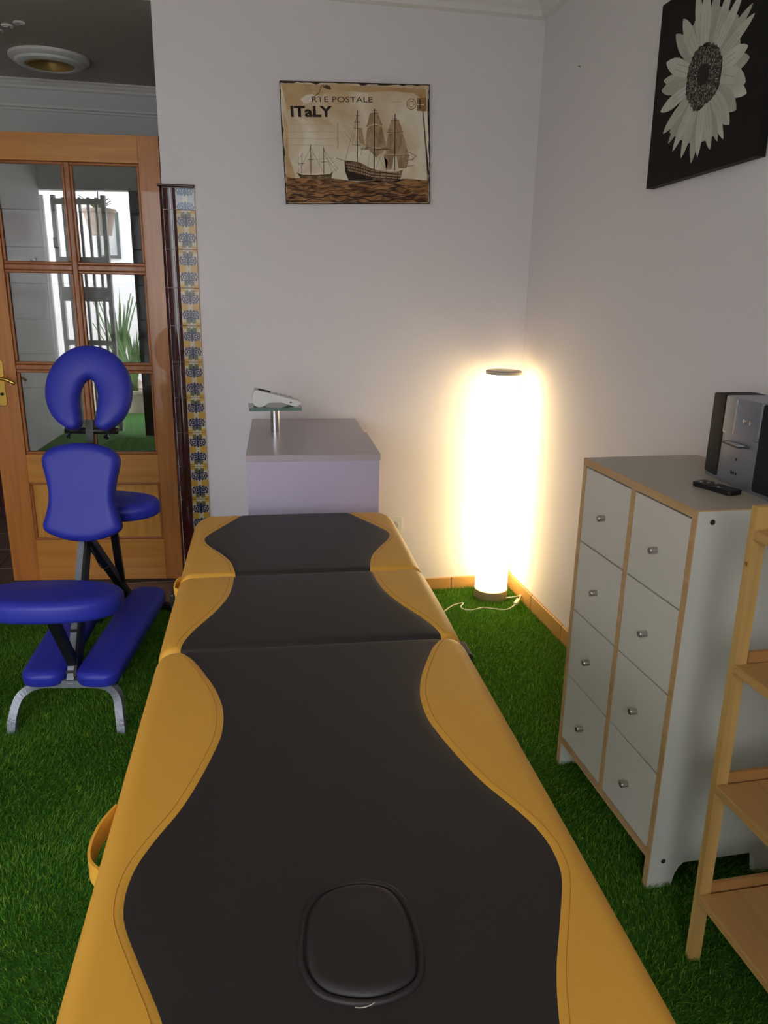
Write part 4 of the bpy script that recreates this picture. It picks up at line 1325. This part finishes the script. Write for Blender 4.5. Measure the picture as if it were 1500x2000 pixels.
for lay, k in enumerate(order):
    (b0, tp_, wd) = PETALS[k]
    A_, B_ = Vector(b0), Vector(tp_)
    t = (B_ - A_)
    nn = Vector((-t.y, t.x)).normalized()
    L_, R_ = [], []
    for s, ww in ((0, .45), (.2, .72), (.4, .95), (.6, 1.0), (.75, .86), (.88, .55), (.96, .25)):
        c_ = A_ + t * s
        L_.append(clipb(c_ + nn * wd * ww))
        R_.append(clipb(c_ - nn * wd * ww))
    out = L_ + [clipb(B_)] + R_[::-1]
    o2 = []
    for p in out:
        if not o2 or (Vector(p) - Vector(o2[-1])).length > 0.3:
            o2.append(p)
    if len(o2) < 4:
        continue
    ly = 1.0 + lay * 0.12
    print_poly('petal', o2, ly, F_W[k % 3], fc, cf_)
    for off in (-0.4, 0.35):
        l_ = [clipb(A_ + t * s + nn * wd * off * (1 - 0.4 * s)) for s in (0.1, 0.35, 0.62)]
        if (Vector(l_[0]) - Vector(l_[2])).length > 10:
            print_line('petal_vein', l_, 1.6, ly + 0.05, F_SH, fc, cf_)
disc = [(p.x, p.y) for p in catmull([(a, b, 0) for a, b in DISC], 4, True)]
dcx, dcy = 256.0, 246.0
rough_d = []
for k, (a, b) in enumerate(disc):
    s = 1.0 + (0.05 if k % 2 else -0.02)
    rough_d.append((dcx + (a - dcx) * s, dcy + (b - dcy) * s))
print_poly('flower_disc', rough_d, 5.0, F_DISC, fc, cf_)
print_poly('flower_heart', [(dcx - 4 + (a - dcx) * 0.34, dcy + 8 + (b - dcy) * 0.34) for a, b in disc], 5.4, F_DK, fc, cf_)
for k in range(150):
    a = random.uniform(0, 2 * math.pi)
    r = random.uniform(0.42, 0.93)
    i_ = int((a / (2 * math.pi)) * len(disc)) % len(disc)
    px, py = dcx + (disc[i_][0] - dcx) * r, dcy + (disc[i_][1] - dcy) * r
    d_ = Vector((px - dcx, py - dcy)).normalized() * random.uniform(2, 5)
    print_line('floret', [(px, py), (px + d_.x, py + d_.y)], random.uniform(1.0, 2.0), 5.8, F_W[k % 3], fc, cf_)

# ------------------------------------------------------------------ entrance and patio behind the camera, seen mirrored in the door panes
pg = struct(box('ground_patio', (-16, -16, -0.14), (8, -3.45, -0.02), M_PAVE), 'paved patio outside the entrance', 'ground')
struct(box('wall_patio', (-10, -8.2, -0.02), (3, -8.0, 3.0), M_PATIO), 'whitewashed patio wall across from the entrance', 'wall')
struct(box('wall_patio_side', (-6.2, -8.0, -0.02), (-6.0, -3.6, 2.6), M_PATIO), 'whitewashed side wall of the patio', 'wall')
pw = struct(empty('window_1', (-5.15, -7.995, 2.15)), 'small dark framed window in the patio wall', 'window')
for nm, mn, mx, mt in (('pane', (-0.14, -0.02, -0.30), (0.14, 0.005, 0.30), M_GREYPL), ('frame', (-0.17, -0.01, -0.33), (-0.13, 0.03, 0.33), M_FRAME_D), ('frame', (0.13, -0.01, -0.33), (0.17, 0.03, 0.33), M_FRAME_D), ('frame', (-0.13, -0.01, 0.29), (0.13, 0.03, 0.33), M_FRAME_D), ('frame', (-0.13, -0.01, -0.33), (0.13, 0.03, -0.29), M_FRAME_D)):
    box(nm, mn, mx, mt, pw)
struct(box('trim_6', (-3.13, -3.56, 0), (-3.03, -3.46, 2.25), M_FRAME_D), 'dark iron post of the entrance frame', 'post')
gate = tag(empty('iron_gate', (-3.99, -3.50, 0.0)), 'grey iron bar gate at the entrance, mirrored in the door panes', 'gate')
GW = 0.62
for x0 in (0.0, 0.115, GW - 0.035):
    box('gate_stile', (x0, -0.02, 0.03), (x0 + 0.04, 0.02, 2.21), M_GATE, gate, 0.003)
for k in range(5):
    xx = 0.215 + k * 0.078
    box('bar', (xx, -0.01, 0.05), (xx + 0.022, 0.01, 2.19), M_GATE, gate)
for zz in (0.08, 0.55, 0.86, 1.62, 2.13):
    box('gate_rail', (0.155, -0.015, zz), (GW, 0.015, zz + 0.05), M_GATE, gate, 0.002)
box('lock_plate', (0.16, -0.022, 1.27), (GW, 0.022, 1.40), M_GATE, gate, 0.003)
for zz in (0.5, 1.75):
    lathe('hinge', [(0, 0), (0.02, 0), (0.02, 0.09), (0, 0.09)], M_FRAME_D, gate, 12, loc=(0.135, 0.03, zz))
hook = tag(tube('wall_hook', [(WL(-3.0) + 0.0, -3.0, 1.62), (WL(-3.0) + 0.05, -3.0, 1.60), (WL(-3.0) + 0.05, -3.0, 1.64)], 0.008, M_FRAME_D, None, 8), 'small dark hook on the left wall, mirrored in the door', 'hook')


def plant(name, loc, label, n, h, spread, pot_r, pot_h):
    p = tag(empty(name, loc), label, 'plant')
    lathe('pot', [(0, 0), (pot_r * 0.7, 0), (pot_r, pot_h * 0.85), (pot_r * 1.1, pot_h * 0.86), (pot_r * 1.1, pot_h), (pot_r * 0.9, pot_h), (pot_r * 0.85, pot_h * 0.9), (0, pot_h * 0.9)], M_POT, p, 24)
    for k in range(n):
        a = k * 2.4
        hh = h * random.uniform(0.6, 1.0)
        sp = spread * random.uniform(0.4, 1.0)
        w = 0.035 * random.uniform(0.7, 1.2)
        dx, dy = math.cos(a), math.sin(a)
        verts, faces = [], []
        for i, s in enumerate((0, 0.35, 0.7, 1.0)):
            cx_, cy_ = dx * sp * s ** 1.5, dy * sp * s ** 1.5
            ww = w * (1 - s) ** 0.6
            zz = pot_h * 0.9 + hh * s
            verts += [(cx_ - dy * ww, cy_ + dx * ww, zz), (cx_ + dx * 0.008, cy_ + dy * 0.008, zz - 0.004), (cx_ + dy * ww, cy_ - dx * ww, zz)]
        for i in range(3):
            b_ = i * 3
            faces += [(b_, b_ + 1, b_ + 4, b_ + 3), (b_ + 1, b_ + 2, b_ + 5, b_ + 4)]
        mesh_obj('leaf', verts, faces, M_LEAF, p, True)
    return p


plant('potted_plant', (-4.05, -5.3, -0.02), 'tall leafy plant in a pale pot on the patio', 26, 1.15, 0.32, 0.20, 0.34)
plant('potted_plant', (-3.75, -4.9, -0.02), 'shorter leafy plant in a pale pot on the patio', 22, 0.8, 0.26, 0.17, 0.28)
hp2 = plant('hanging_planter', (-3.86, -4.55, 1.93), 'trailing plant in a pale pot hanging over the patio', 16, 0.16, 0.2, 0.16, 0.26)
tube('hanger', [(0, 0, 0.22), (0, 0, 0.95)], 0.006, M_FRAME_D, hp2, 6)
struct(box('beam_patio', (-6.0, -4.62, 2.88), (-2.0, -4.48, 2.98), M_PATIO), 'white beam over the patio', 'beam')
